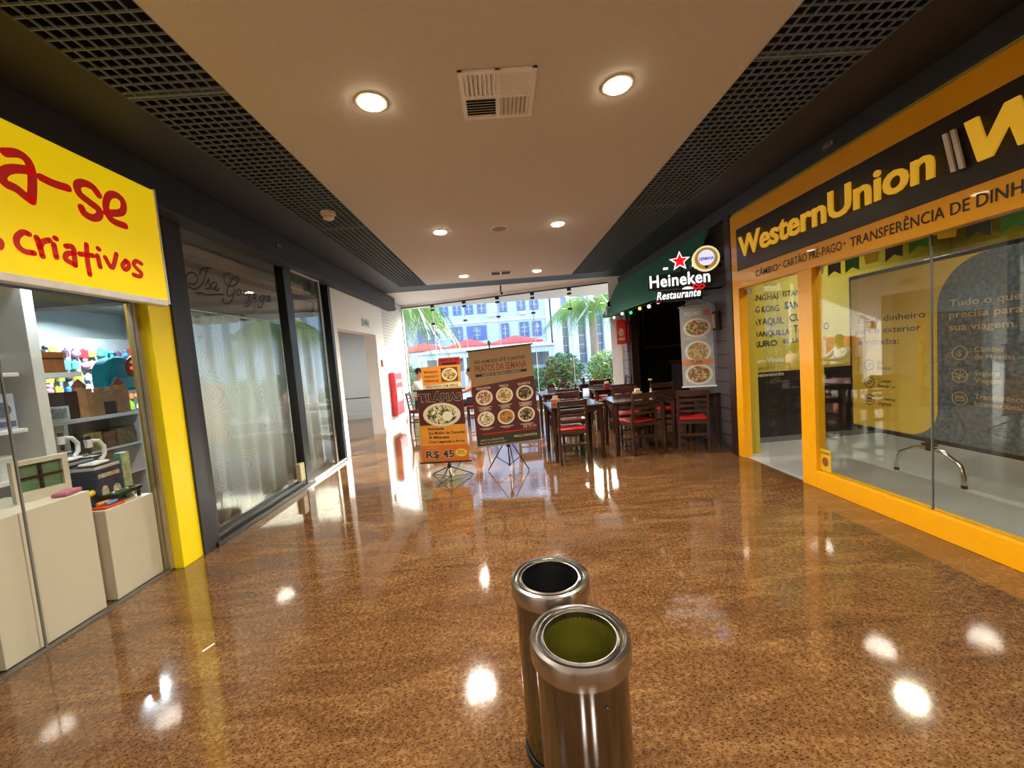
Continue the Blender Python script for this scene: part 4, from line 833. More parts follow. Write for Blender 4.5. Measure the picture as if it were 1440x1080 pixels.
# ---------------------------------------------------------------- ceiling fittings
def downlight(x, y, label):
    t = thing('downlight', label, 'ceiling light', (x, y, 3.18), 'recessed ceiling downlights')
    MB().lathe([(.098, 0), (.098, -.006), (.084, -.008), (.082, 0)], (x, y, 3.18), 32).build('trim_ring', mat('cream trim ring', 'efe6d6', .5), t, smooth=True)
    MB().lathe([(.083, -.004), (.078, -.014), (.06, -.021), (.03, -.025), (.001, -.026)], (x, y, 3.18), 32).build('diffuser', mat('warm lamp glow', 'ffffff', .5, emit=(1.0, .84, .58), es=22), t)
    L = bpy.data.lights.new('downlight', 'SPOT'); L.energy = 150; L.color = (1.0, .91, .78); L.spot_size = math.radians(150); L.spot_blend = .6; L.shadow_soft_size = .16
    o = bpy.data.objects.new('downlight_light', L); COL.objects.link(o); o.parent = t; o.location = (0, 0, -.05)
downlight(-.69, 2.67, 'large bright downlight left of the square air grille')
downlight(.885, 2.66, 'large bright downlight right of the square air grille')
downlight(-.655, 5.31, 'downlight left of the round ceiling speaker')
downlight(.88, 5.32, 'downlight right of the round ceiling speaker')
downlight(-.61, 8.14, 'small far downlight left of the narrow grille by window')
downlight(.86, 8.14, 'small far downlight right of the narrow grille by window')
for y in (.0, -2.65):
    for x in (-.69, .885): downlight(x, y, 'downlight in the ceiling behind the viewpoint')
vent_w = mat('off white enamel', 'f8f8f8', .4)
t = thing('air_grille', 'square four-way white air grille in the cream ceiling', 'vent', (.114, 2.67, 3.18))
cx, cy, hw = .114, 2.675, .235
MB().box(cx - hw, cx + hw, cy - hw, cy + hw, 3.178, 3.1795).build('backing', mat('dark duct', '151210', .8), t)
m = MB()
for a, b in ((-hw, -hw + .028), (-.014, .014), (hw - .028, hw)):
    m.box(cx + a, cx + b, cy - hw, cy + hw, 3.165, 3.179); m.box(cx - hw, cx + hw, cy + a, cy + b, 3.1655, 3.1785)
m.build('frame', vent_w, t)
for qx, qy, ax in ((-1, -1, 'x'), (1, -1, 'y'), (-1, 1, 'y'), (1, 1, 'x')):
    m = MB(); x0 = cx + (.014 if qx > 0 else -hw + .028); y0 = cy + (.014 if qy > 0 else -hw + .028); ww = hw - .042
    sg = qx if ax == 'x' else qy
    for i in range(7):
        k = (i + .5) / 7 * ww
        if ax == 'x': m.obox((x0 + k, y0 + ww / 2, 3.171), (.012 * sg, 0, .007), (0, ww / 2, 0), (.0006, 0, -.0009 * sg))
        else: m.obox((x0 + ww / 2, y0 + k, 3.171), (ww / 2, 0, 0), (0, .009 * sg, .006), (0, .0006, -.0009 * sg))
    m.build('louvre', vent_w, t)
t = thing('air_grille', 'narrow double air grille in the ceiling near the window', 'vent', (.13, 8.1, 3.18))
MB().box(-.08, .34, 7.95, 8.25, 3.17, 3.179).build('frame', vent_w, t)
for x0 in (-.06, .145):
    m = MB()
    for i in range(5): m.box(x0, x0 + .175, 7.975 + i * .052, 8.0 + i * .052, 3.166, 3.171)
    m.build('slot', mat('dark duct'), t)
t = thing('ceiling_speaker', 'round grey ceiling speaker between the second pair of downlights', 'speaker', (.112, 5.35, 3.18))
MB().lathe([(.115, 0), (.115, -.006), (.1, -.008)], (.112, 5.35, 3.18), 32).build('rim', vent_w, t, smooth=True); MB().lathe([(.1, -.006), (.001, -.0065)], (.112, 5.35, 3.18), 32).build('speaker_mesh', mat('grey speaker mesh', '8f8b86', .7, var=.2, scale=200), t)
t = thing('smoke_detector', 'white smoke detector under the dark ceiling grid on the left', 'detector', (-1.71, 4.4, 3.18))
MB().lathe([(.075, 0), (.075, -.03), (.06, -.035), (.055, -.07), (.03, -.085), (.001, -.086)], (-1.71, 4.4, 3.18), 24).build('detector_body', mat('aged white plastic', 'e8d6c2', .5), t, smooth=True)
MB().lathe([(.057, -.045), (.0575, -.055)], (-1.71, 4.4, 3.18), 24).build('sensor_slot', blackm, t)
t = thing('security_camera', 'small white security camera hanging from the ceiling before the window', 'camera', (.12, 9.5, 3.18))
MB().cyl((.12, 9.5, 3.06), (.12, 9.5, 3.18), .018, n=10).build('stem', blackm, t); MB().ball((.12, 9.5, 3.0), .06, 14).build('housing', whitem, t, smooth=True); MB().ball((.14, 9.45, 2.985), .03, 10).build('lens', blackm, t, smooth=True)
# ---------------------------------------------------------------- left wall fittings
LW = Fr((-2.72, 0, 0), (0, 1, 0))
t = thing('exit_sign', 'small pale exit sign on the white wall above the hall opening', 'sign', (-2.71, 8.3, 2.34))
MB().box(-2.72, -2.70, 8.1, 8.5, 2.34, 2.5).build('panel', mat('pale green white panel', 'c9d3cd', .5), t); lettering(Fr((-2.699, 0, 0), (0, 1, 0)), 'SAÍDA', 8.3, 2.375, .085, mat('dark green letters', '3f6a56', .5), t, w=.33, align='C', bold=.03)
t = thing('fire_hose_cabinet', 'red fire hose cabinet on the white brick wall near the seated man', 'cabinet', (-2.66, 9.95, .25))
red = mat('signal red enamel', 'd0202c', .4)
MB().box(-2.714, -2.60, 9.62, 10.35, .28, 1.34).build('cabinet_body', red, t, bevel=.006); MB().box(-2.6, -2.588, 9.65, 10.32, .31, 1.31).build('door', red, t, bevel=.003)
cf = Fr((-2.587, 0, 0), (0, 1, 0)); m = MB(); rect(m, cf, 9.75, 10.2, .62, .95, .001); m.build('notice', mat('white notice', 'e9e9e9', .5), t); lettering(cf, 'INCÊNDIO', 9.98, 1.08, .07, mat('white notice'), t, w=.5, align='C', bold=.02)
MB().box(-2.588, -2.575, 9.68, 9.72, .75, .85).build('handle', alu, t)
t = thing('call_point', 'small reddish fire alarm call point on white pier beside hall opening', 'alarm', (-2.71, 9.2, 1.55)); MB().box(-2.72, -2.68, 9.12, 9.26, 1.5, 1.66).build('housing', mat('dull red plastic', 'a8584c', .5), t, bevel=.004); MB().box(-2.679, -2.677, 9.15, 9.23, 1.54, 1.62).build('window', whitem, t)
# ---------------------------------------------------------------- waste bins
steel = mat('polished stainless steel', '7d7c7c', .13, metal=1.0, var=.04, scale=6, stretch=(1, 1, .1)); rims = mat('satin steel rim', 'b4b0aa', .24, metal=1.0, var=.05)
def bin_(x, y, label, liner, h=.68, r=.147):
    t = thing('waste_bin', label, 'bin', (x, y, 0), 'stainless steel waste bins')
    MB().lathe([(.001, .012), (r - .014, .012), (r - .014, h - .075), (r - .008, h - .07), (r - .008, h - .045)], (x, y, 0), 64).build('body', steel, t, smooth=True)
    MB().lathe([(r - .012, 0), (r - .008, .0), (r - .008, .03), (r - .013, .032)], (x, y, 0), 64).build('base_ring', blackm, t, smooth=True)
    MB().lathe([(r - .010, h - .062), (r - .001, h - .058), (r, h - .015), (r - .004, h - .004), (r - .014, h), (r - .018, h - .003), (r - .019, h - .012), (r - .023, h - .013), (r - .024, h - .002), (r - .030, h + .001), (r - .033, h - .004), (r - .034, h - .013), (r - .037, h - .013), (r - .038, h - .006), (r - .041, h - .006), (r - .042, h - .05)], (x, y, 0), 64).build('rim', rims, t, smooth=True)
    MB().lathe([(r - .041, h - .02), (r - .044, h - .06), (r - .05, .1), (.001, .08)], (x, y, 0), 48).build('liner', liner, t, smooth=True)
    for a in (-1.25,): MB().ball((x + (r - .0135) * math.cos(a), y + (r - .0135) * math.sin(a), h - .12), .005, 8).build('rivet', steel, t, smooth=True)
bin_(.163, 1.107, 'nearest stainless steel waste bin with olive green liner', mat('olive liner bag', '4c4a12', .35, bump=.6, bscale=14))
bin_(.115, 1.43, 'stainless steel waste bin with dark inside, behind the nearer bin', mat('black liner bag', '0b0a0a', .5, bump=.4, bscale=14))
tag(base_origin(MB().obox((-1.778, 2.19, .001), (.012, .03, 0), (.005, -.002, 0), (0, 0, .0008)).build('paper_scrap', mat('white paper', 'f2efe8', .6))), 'tiny white scrap of paper lying on the granite floor', 'paper')
# ---------------------------------------------------------------- menu banners on stands
def banner_stand(c, hub, feet, label, x0, x1, z0, z1, yaw, roll, pole_top):
    t = thing('banner_stand', label, 'banner', (c[0], c[1], 0))
    m = MB(); m.tube([(c[0], c[1], hub), (c[0] + .0, c[1], z1 - .02)], .011, 8); m.build('pole', blackm, t, smooth=True)
    MB().cyl((c[0], c[1], hub - .02), (c[0], c[1], hub + .035), .03, .02, n=12).build('hub', blackm, t)
    return t
def leg(t, pts, r=.008, name='leg'): return MB().tube(pts, r, 8).build(name, blackm, t, smooth=True)
kraft = mat('kraft brown print', '937248', .6, var=.06, scale=30); maroon = mat('dark maroon print', '4c1714', .55, var=.06); olivep = mat('dark olive print', '2f2c14', .55); beige = mat('beige print letters', 'c9b391', .5); blackt = mat('black print', '171310', .5); redp = mat('red print', 'a52018', .5); orange = mat('orange print', 'd9902c', .55, var=.08, scale=8); dorange = mat('deep orange print', 'c8681c', .55, var=.06, scale=8); yprint = mat('yellow badge print', 'e2c23a', .5)
# front left: tilapia banner
t = banner_stand((-.77, 5.03), .17, 0, 'narrow orange and maroon TILÁPIAS menu banner on folding tripod, nearest the left', 0, 0, 0, 1.16, 0, 0, 0)
F1 = Fr((-1.10, 4.995, 0), (1, -.0, -.03))
m = MB(); W1 = .60
m.prism(F1, [(0, .25), (W1, .25), (W1 - .02, 1.155), (.015, 1.155)], -.002, 0); lab(m.build('banner_sheet', orange, t), 'orange printed banner sheet')
m = MB(); m.bar(F1.p(-.03, .243, 0), F1.p(W1 + .03, .243, 0), .018, .018); m.build('bottom_rod', blackm, t); m = MB(); m.bar(F1.p(-.03, 1.165, 0), F1.p(W1 + .02, 1.165, 0), .018, .018); m.build('top_rod', blackm, t)
m = MB(); poly(m, F1, [(.012, .72), (W1 - .012, .72), (W1 - .02, 1.155), (.015, 1.155)], .001); m.build('printed_field', maroon, t)
m = MB(); poly(m, F1, [(.004, .25), (W1, .25), (W1 - .005, .46), (.006, .46)], .001); m.build('printed_field', dorange, t)
lettering(F1, 'TILÁPIAS', .028, 1.022, .092, mat('pale outline print', 'b79a7c', .5), t, w=.54, bold=.06, n=.002); lettering(F1, 'TILÁPIAS', .036, 1.025, .087, blackt, t, w=.525, bold=.03, n=.003)
plate(F1, .30, .85, .235, .15, mat_food('meal print d', ['4d5a24', 'c9c27a', '2f2a16', 'e6e0cc', '8b7a3a']), mat('cream plate print', 'd9ccb0', .5), t, .0015)
m = MB(); poly(m, F1, ell(.37, .83, .065, .06), .0045); m.build('egg_print', mat('egg print', 'e8dfc8', .5), t)
for i, s in enumerate(('Recheada', 'Ao Molho de Camarão', 'À Milanesa', 'Com Legumes e Arroz')): lettering(F1, s, .11, .66 - .056 * i, .031, blackt, t, w=(.2, .46, .26, .45)[i], bold=.03)
lettering(F1, 'R$ 45', .055, .30, .092, mat('cream print', 'e6d3b0'), t, w=.36, bold=.06, n=.002); lettering(F1, 'R$ 45', .06, .303, .088, mat('dark plum print', '3a1220', .5), t, w=.35, bold=.02, n=.003)
lettering(F1, 'A partir de', .07, .425, .02, mat('cream print'), t, n=.002)
m = MB(); poly(m, F1, ell(.50, .355, .075, .05), .0015); m.build('price_badge', yprint, t); lettering(F1, 'SERVE', .50, .362, .02, blackt, t, align='C', n=.003, bold=.02); lettering(F1, 'ATÉ DUAS', .50, .335, .016, blackt, t, align='C', n=.003, bold=.02)
H = Vector((-.77, 5.03, .17))
for fx, fy in ((-1.04, 5.30), (-.48, 5.16), (-.89, 4.75)):
    f_ = Vector((fx, fy, .008)); leg(t, [H, f_]); k_ = Vector((-.77, 5.03, .03)); leg(t, [f_, k_], .005, 'strut')
MB().ball((-.77, 5.03, .03), .014, 8).build('lower_hub', blackm, t)
leg(t, [(-.77, 5.03, .03), (-.77, 5.03, .17)], .006, 'pole_foot')
# right: dishes of the week
t = banner_stand((.0, 5.2), .34, 0, 'wide brown PRATOS DA SEMANA banner with six plates of food on tripod', 0, 0, 0, 1.6, 0, 0, 0)
F2 = Fr((-.40, 5.15, 0), (1, -.0, .04)); W2 = .83
m = MB(); m.prism(F2, [(.0, .36), (W2, .36), (W2 - .035, 1.60), (-.02, 1.60)], -.002, 0); m.build('banner_sheet', maroon, t)
m = MB(); poly(m, F2, [(-.012, 1.14), (W2 - .022, 1.2), (W2 - .035, 1.60), (-.02, 1.60)], .001); lab(m.build('printed_field', kraft, t), 'kraft brown heading field'); m = MB(); poly(m, F2, [(0, .36), (W2, .36), (W2 - .003, .49), (-.002, .49)], .001); lab(m.build('printed_field', olivep, t), 'dark olive strip at the foot')
m = MB(); m.bar(F2.p(-.04, .352, 0), F2.p(W2 + .03, .352, 0), .018, .018); m.build('bottom_rod', alu, t); m = MB(); m.bar(F2.p(-.04, 1.608, 0), F2.p(W2 - .01, 1.608, 0), .018, .018); m.build('top_rod', blackm, t)
lettering(F2, 'DO ALMOÇO ATÉ O JANTAR', .05, 1.435, .04, blackt, t, w=.66, bold=.02, shear=.15, n=.002)
lettering(F2, 'PRATOS DA SEMANA', .05, 1.325, .085, mat('dark red print', '74201a', .5), t, w=.67, bold=.012, n=.002)
m = MB(); rect(m, F2, .05, .72, 1.265, 1.30, .002); m.build('printed_bar', blackt, t); lettering(F2, 'SABOR DE SEGUNDA A SÁBADO', .39, 1.272, .02, beige, t, w=.5, align='C', n=.003)
names = ['SEGUNDA', 'TERÇA', 'QUARTA', 'QUINTA', 'SEXTA', 'SÁBADO']; foods = [['b88a54', '8a5a34', 'e0d4bc', '6a3a22'], ['c09a5c', '9a7440', 'd8c090', '7a5a30'], ['2c2410', '4a3a1a', 'b89a6a', '1c180c'], ['c8b884', '8a8a4a', 'e0dcc4', '5a4a24'], ['b06a24', 'c88a3a', '6a4a1c', '8a7a3a'], ['3a2a14', '6a4a2a', 'c0a884', '241a0c']]
for i in range(6):
    cx_ = .14 + .265 * (i % 3); cy_ = .99 if i < 3 else .71
    plate(F2, cx_, cy_, .112, .10, mat_food('meal print w%d' % i, foods[i], 45), mat('cream plate print'), t, .0015)
    lettering(F2, names[i], cx_, cy_ + .11, .028, beige, t, align='C', bold=.02, n=.002)
    m = MB(); rect(m, F2, cx_ - .09, cx_ + .09, cy_ - .128, cy_ - .12, .002); rect(m, F2, cx_ - .05, cx_ + .05, cy_ - .143, cy_ - .136, .002); m.build('printed_line', beige, t)
lettering(F2, 'R$ 33,90', .62, .535, .03, beige, t, w=.17, n=.002); m = MB(); rect(m, F2, .08, .78, .505, .52, .002); m.build('printed_bar', redp, t)
lettering(F2, 'PRAÇA SANTISTA', .49, .425, .028, beige, t, w=.3, bold=.015, n=.002); lettering(F2, 'RESTAURANTE', .05, .42, .024, beige, t, w=.3, n=.002)
lettering(F2, 'PRAÇA DE ALIMENTAÇÃO', .04, .385, .018, beige, t, w=.34, n=.002)
H = Vector((.0, 5.2, .34)); K = Vector((0, 5.2, .07))
leg(t, [K, H], .009, 'pole_foot')
for fx, fy in ((-.29, 5.24), (.25, 5.12), (.06, 5.5)):
    f_ = Vector((fx, fy, .008)); leg(t, [Vector((fx * .12, 5.2 + (fy - 5.2) * .12, .40)), f_]); mid = Vector((fx * .6, 5.2 + (fy - 5.2) * .6, .19)); leg(t, [K, mid], .006, 'strut')
MB().ball(K, .016, 8).build('lower_hub', blackm, t)
# behind: orange board with one plate
t = banner_stand((-.93, 6.25), .3, 0, 'orange banner with red top and one plate, standing behind the TILÁPIAS banner', 0, 0, 0, 1.5, 0, 0, 0)
F3 = Fr((-1.25, 6.2, 0), (1, 0, 0)); m = MB(); m.prism(F3, [(0, .5), (.6, .5), (.6, 1.44), (0, 1.44)], -.004, 0); m.build('banner_sheet', orange, t)
m = MB(); m.prism(F3, [(.28, 1.44), (.61, 1.44), (.61, 1.56), (.28, 1.56)], -.004, 0); lab(m.build('top_board', redp, t), 'red header board'); lettering(F3, 'PRATO DO DIA', .445, 1.505, .03, blackt, t, w=.28, align='C', bold=.03); m = MB(); rect(m, F3, .33, .56, 1.45, 1.485); m.build('printed_bar', blackt, t)
m = MB(); poly(m, F3, [(0, 1.1), (.6, 1.1), (.6, 1.17), (0, 1.15)], .001); m.build('printed_field', mat('pale print', 'd8cfae', .5), t); lettering(F3, 'GRELHADOS COM ARROZ', .3, 1.11, .035, blackt, t, w=.5, align='C', bold=.02)
m = MB(); rect(m, F3, .30, .56, 1.19, 1.41, .001); m.build('printed_field', mat('dark plate ground', '5a3a14', .5), t); plate(F3, .43, 1.3, .12, .1, mat_food('meal print e', ['c8a050', '8a5a24', 'e0d0a0', '6a6a2a']), mat('cream plate print'), t, .0025)
for i, s in enumerate(('PICANHA', 'FRANGO', 'PEIXE')): lettering(F3, s, .04, 1.34 - .07 * i, .035, mat('brown red print', '8a2a14', .5), t, w=.22, bold=.02)
for fx, fy in ((-1.2, 6.4), (-.66, 6.4), (-.93, 5.95)): leg(t, [(-.93, 6.25, .3), (fx, fy, .008)])
# ---------------------------------------------------------------- restaurant furniture
redv = mat('red vinyl seat', 'b01c1c', .35, var=.05); dk2 = mat('dark stained wood', '3a2118', .36, var=.2, scale=10, stretch=(1, 1, .2)); glossw = mat('dark lacquered wood', '2a1812', .1, var=.15, scale=8)
def make_chair(label):
    t = thing('dining_chair', label, 'chair', (0, 0, 0), 'ladder back restaurant chairs')
    MB().box(-.20, .20, -.2, .2, .40, .445).build('seat_frame', dk2, t, bevel=.004)
    MB().box(-.195, .195, -.17, .2, .445, .48).build('seat_cushion', redv, t, bevel=.014, seg=3, smooth=True)
    for s in (-1, 1):
        MB().bar((.18 * s, .18, 0), (.18 * s, .18, .40), .034, .034).build('leg', dk2, t, bevel=.003)
        m = MB(); m.bar((.185 * s, -.20, 0), (.185 * s, -.185, .46), .034, .036, (0, 1, 0)).bar((.185 * s, -.185, .45), (.185 * s, -.235, .87), .032, .034, (0, 1, 0)); m.build('back_post', dk2, t, bevel=.003)
        MB().bar((.182 * s, -.19, .2), (.18 * s, .18, .2), .02, .03).build('stretcher', dk2, t)
    MB().bar((-.17, .0, .2), (.17, .0, .2), .03, .02).build('stretcher', dk2, t)
    MB().bar((-.17, -.194, .26), (.17, -.194, .26), .02, .028).build('stretcher', dk2, t)
    def slat(z, hh, y): 
        pts = [(-.17 + .34 * i / 6, y - .018 * math.sin(math.pi * i / 6)) for i in range(7)]; m = MB()
        for a, b in zip(pts, pts[1:]): m.bar((a[0], a[1], z), (b[0], b[1], z), .018, hh)
        return m
    slat(.825, .075, -.228).build('top_rail', dk2, t)
    for z, y in ((.73, -.217), (.655, -.208), (.585, -.2)): slat(z, .032, y).build('slat', dk2, t)
    return t
def make_table(label):
    t = thing('dining_table', label, 'table', (0, 0, 0), 'square restaurant tables')
    MB().box(-.37, .37, -.37, .37, .73, .76).build('tabletop', glossw, t, bevel=.004)
    m = MB()
    for s in (-1, 1): m.box(-.3, .3, .31 * s - .01, .31 * s + .01, .66, .73); m.box(.31 * s - .01, .31 * s + .01, -.3, .3, .66, .73)
    m.build('apron', dk2, t)
    for sx in (-1, 1):
        for sy in (-1, 1):
            MB().cyl((.33 * sx, .33 * sy, 0), (.32 * sx, .32 * sy, .73), .024, .036, n=4).build('leg', dk2, t)
    return t
tabs = [(.97, 5.72, 3, 'dark dining table nearest the brown banner'), (1.86, 5.74, -2, 'dark dining table in the middle of the front row'), (2.66, 5.86, 4, 'dark dining table beside the hanging menu banner'),
        (1.05, 7.55, 2, 'dark dining table in the second row behind the nearest table'), (2.05, 7.6, -3, 'dark dining table in the second row before the restaurant opening'), (2.05, 9.15, 0, 'dark dining table in the far row beside the window'), (-1.33, 9.05, 0, 'dark dining table where the man in white shirt sits')]
T0 = None
for i, (x, y, a, lb) in enumerate(tabs):
    if T0 is None: T0 = make_table(lb); T0.location = (x, y, 0); T0.rotation_euler = (0, 0, math.radians(a))
    else: dup(T0, (x, y, 0), math.radians(a), lb)
chs = [(.87, 5.42, 3, 'red seated chair with its back to the camera at the table by brown banner'), (1.84, 5.58, 17, 'red seated chair with its back to the camera at middle front table'), (2.57, 5.44, -17, 'red seated chair with its back to the camera below the hanging menu banner'),
       (1.02, 6.12, 182, 'chair facing the camera behind the table by brown banner'), (1.95, 6.18, 176, 'chair facing the camera behind the middle front table'), (2.66, 6.34, 184, 'chair facing the camera behind the table by the hanging menu banner'),
       (.42, 7.5, -88, 'chair seen from the side at left of the second row'), (1.1, 7.12, 0, 'chair with its back to the camera at left table of second row'), (1.1, 8.02, 178, 'chair facing the camera behind left table of second row'),
       (2.1, 7.15, -4, 'chair with its back to the camera at right table of second row'), (2.0, 8.05, 182, 'chair facing the camera behind right table of second row'),
       (2.1, 8.72, 0, 'chair with its back to the camera at far window table'), (1.55, 9.15, -90, 'chair facing right at far window table'),
       (2.6, 8.9, 90, 'chair at the grey plank pier turned towards the window table'),
       (-1.95, 9.1, -90, 'chair on which the man in white shirt sits'), (-.66, 9.05, 90, 'chair of the person in pink behind the banners')]
K0 = None
for i, (x, y, a, lb) in enumerate(chs):
    if K0 is None: K0 = make_chair(lb); K0.location = (x, y, 0); K0.rotation_euler = (0, 0, math.radians(a))
    else: dup(K0, (x, y, 0), math.radians(a), lb)
# things on the tables
cer = mat('white ceramic', 'e0ddd6', .3)
def caddy(x, y, z, label, c='a3623a'):
    t = thing('napkin_holder', label, 'holder', (x, y, z)); MB().box(x - .06, x + .06, y - .04, y + .04, z, z + .07).build('tray', mat('woven tray ' + c, c, .7, var=.3, scale=60), t, bevel=.004)
    for i in range(4): MB().obox((x - .03 + .02 * i, y, z + .095), (.003, 0, .02 if i % 2 else .026), (0, .032, 0), (.003, 0, -.0004)).build('napkin', mat('paper napkin', 'd8c4a8', .8), t)
caddy(.74, 5.78, .76, 'woven napkin holder on the table by brown banner'); caddy(1.98, 5.86, .76, 'napkin holder with cream napkins on middle front table', 'b09070'); caddy(2.0, 7.65, .76, 'red brown napkin holder on right table of second row', '8a2a24')
t = thing('bud_vase', 'small glass bud vase with yellow flower on middle front table', 'vase', (2.14, 5.74, .76))
MB().lathe([(.001, 0), (.025, 0), (.028, .05), (.012, .09), (.014, .12)], (2.14, 5.74, .76), 14).build('vase', mat('pale glass', 'c7c6c2', .15), t, smooth=True); MB().tube([(2.14, 5.74, .78), (2.145, 5.74, .92), (2.14, 5.735, 1.0)], .003, 6).build('stem', mat('leaf green', '4a7030', .6), t)
m = MB(); [m.ball((2.14 + .018 * math.cos(a), 5.735 + .018 * math.sin(a), 1.005), .013, 6) for a in [i * math.pi / 3 for i in range(6)]]; m.build('flower', mat('yellow petals', 'd8a22c', .7), t)
t = thing('potted_plant', 'small leafy plant on the left table of second row', 'plant', (1.0, 7.5, .76)); MB().lathe([(.001, 0), (.035, 0), (.045, .08), (.001, .075)], (1.0, 7.5, .76), 14).build('pot', mat('dark pot', '2a2522', .5), t, smooth=True)
m = MB()
for i in range(16):
    a = i * 2.4; r_ = .05 + .03 * (i % 3); p0 = Vector((1.0, 7.5, .84)); p1 = p0 + Vector((r_ * math.cos(a), r_ * math.sin(a), .06 + .05 * (i % 4))); d = Vector((-math.sin(a), math.cos(a), 0)) * .015; m.add([p0, (p0 + p1) / 2 + d, p1, (p0 + p1) / 2 - d], [(0, 1, 2, 3)])
m.build('foliage', mat('leaf green'), t)
for x, y, lb in ((1.2, 7.45, 'dark glass jar on left table of second row'), (1.85, 9.1, 'dark glass jar on the far window table')):
    t = thing('jar', lb, 'jar', (x, y, .76)); MB().lathe([(.001, 0), (.03, 0), (.032, .08), (.025, .1), (.025, .12), (.001, .121)], (x, y, .76), 14).build('jar_body', mat('smoked glass', '2c2a2a', .15), t, smooth=True)
t = thing('red_cup', 'red and white cup on the far window table', 'cup', (2.1, 9.05, .76)); MB().lathe([(.001, 0), (.03, 0), (.038, .1), (.034, .1), (.03, .01)], (2.1, 9.05, .76), 16).build('cup_body', mat('red and white cup', 'c23a30', .4), t, smooth=True)
# ---------------------------------------------------------------- people
def skin(name, pts, edges, m_, parent, root=0, sub=1):
    me = bpy.data.meshes.new(name); me.from_pydata([p[0] for p in pts], edges, []); me.materials.append(m_)
    o = bpy.data.objects.new(name, me); COL.objects.link(o); o.parent = parent
    sk = o.modifiers.new('skin', 'SKIN'); sk.use_smooth_shade = True
    if not me.skin_vertices: me.attributes.update() if hasattr(me.attributes, 'update') else None
    try:
        dat = me.skin_vertices[0].data
    except Exception:
        bpy.context.view_layer.objects.active = o; bpy.ops.mesh.customdata_skin_add(); dat = me.skin_vertices[0].data
    for i, p in enumerate(pts):
        r = p[1] if isinstance(p[1], tuple) else (p[1], p[1]); dat[i].radius = r; dat[i].use_root = (i == root)
    s = o.modifiers.new('sub', 'SUBSURF'); s.levels = sub; s.render_levels = sub
    return o
skinm = mat('light brown skin', 'b98562', .55, var=.05); hairm = mat('black hair', '15110f', .6, var=.2, scale=60)
def seated(loc, rot, label, shirt, pants, hair_long=False):
    t = thing('person', label, 'person', loc)
    P = [((0, -.02, .56), (.14, .10)), ((0, -.03, .74), (.125, .095)), ((0, -.01, .92), (.15, .10)), ((0, .02, 1.05), (.085, .075)), ((0, .04, 1.10), .058),
         ((0, .055, 1.15), (.066, .07)), ((0, .068, 1.215), (.074, .088)), ((0, .062, 1.28), (.07, .078)), ((0, .168, 1.20), .014)]
    E_ = [(0, 1), (1, 2), (2, 3), (3, 4), (4, 5), (5, 6), (6, 7), (6, 8)]
    for s in (-1, 1):
        b = len(P)
        P += [((.16 * s, .0, 1.0), .052), ((.225 * s, .12, .84), .043), ((.19 * s, .30, .80), .034), ((.15 * s, .40, .795), .026), ((.14 * s, .455, .79), (.036, .018))]
        E_ += [(2, b), (b, b + 1), (b + 1, b + 2), (b + 2, b + 3), (b + 3, b + 4)]
        for k, (dx, ln) in enumerate(((-.03, .062), (-.01, .075), (.01, .07), (.028, .055))):
            q = len(P); P += [((.14 * s + dx, .485 + ln * .5, .795), .0095), ((.14 * s + dx * 1.15, .485 + ln, .782), .008)]; E_ += [(b + 4, q), (q, q + 1)]
        q = len(P); P += [((.14 * s - .045 * s, .465, .80), .010), ((.14 * s - .058 * s, .50, .79), .009)]; E_ += [(b + 4, q), (q, q + 1)]
        b = len(P)
        P += [((.09 * s, .03, .54), .09), ((.11 * s, .40, .52), .062), ((.11 * s, .40, .30), .055), ((.11 * s, .39, .09), .036), ((.11 * s, .46, .045), (.04, .032)), ((.115 * s, .56, .035), (.038, .025))]
        E_ += [(0, b), (b, b + 1), (b + 1, b + 2), (b + 2, b + 3), (b + 3, b + 4), (b + 4, b + 5)]
    body = skin('body', P, E_, skinm, t)
    Q = [((0, -.025, .6), (.15, .115)), ((0, -.03, .74), (.14, .108)), ((0, -.01, .92), (.165, .112)), ((0, .015, 1.035), (.09, .08))]; E2 = [(0, 1), (1, 2), (2, 3)]
    for s in (-1, 1):
        b = len(Q); Q += [((.165 * s, .0, .995), .064), ((.228 * s, .12, .84), .054), ((.195 * s, .29, .80), .043), ((.16 * s, .37, .797), .038)]; E2 += [(2, b), (b, b + 1), (b + 1, b + 2), (b + 2, b + 3)]
    skin('shirt', Q, E2, shirt, t)
    Q = [((0, -.02, .55), (.15, .11))]; E3 = []
    for s in (-1, 1):
        b = len(Q); Q += [((.09 * s, .05, .54), .10), ((.11 * s, .41, .52), .073), ((.11 * s, .40, .3), .065), ((.11 * s, .39, .12), .06)]; E3 += [(0, b), (b, b + 1), (b + 1, b + 2), (b + 2, b + 3)]
    skin('trousers', Q, E3, pants, t)
    for s in (-1, 1): 
        m = MB(); m.obox(Vector(loc) + Vector((.112 * s, .48, .035)), (.042, 0, 0), (0, .12, 0), (0, 0, .035)); m.build('shoe', blackm, t, bevel=.025, seg=3, smooth=True)
        MB().ball(Vector(loc) + Vector((.028 * s, .146, 1.228)), .009, 8).build('eye', blackm, t, smooth=True)
        MB().ball(Vector(loc) + Vector((.075 * s, .066, 1.212)), .022, 8, .4, .8, 1.2).build('ear', skinm, t, smooth=True)
    m = MB(); m.add(*(lambda b: (b.v, b.f))(MB().ball(Vector(loc) + Vector((0, .048, 1.258)), .092, 14, .9, 1.02, .86)))
    if hair_long: m.add(*(lambda b: (b.v, b.f))(MB().ball(Vector(loc) + Vector((0, -.005, 1.2)), .085, 12, .95, .7, 1.6)))
    m.build('hair', hairm, t, smooth=True)
    m = MB(); m.obox(Vector(loc) + Vector((0, .147, 1.162)), (.022, 0, 0), (0, .004, 0), (0, 0, .004)); m.build('mouth', mat('lip colour', '8a4a40', .5), t)
    t.rotation_euler = (0, 0, rot); return t
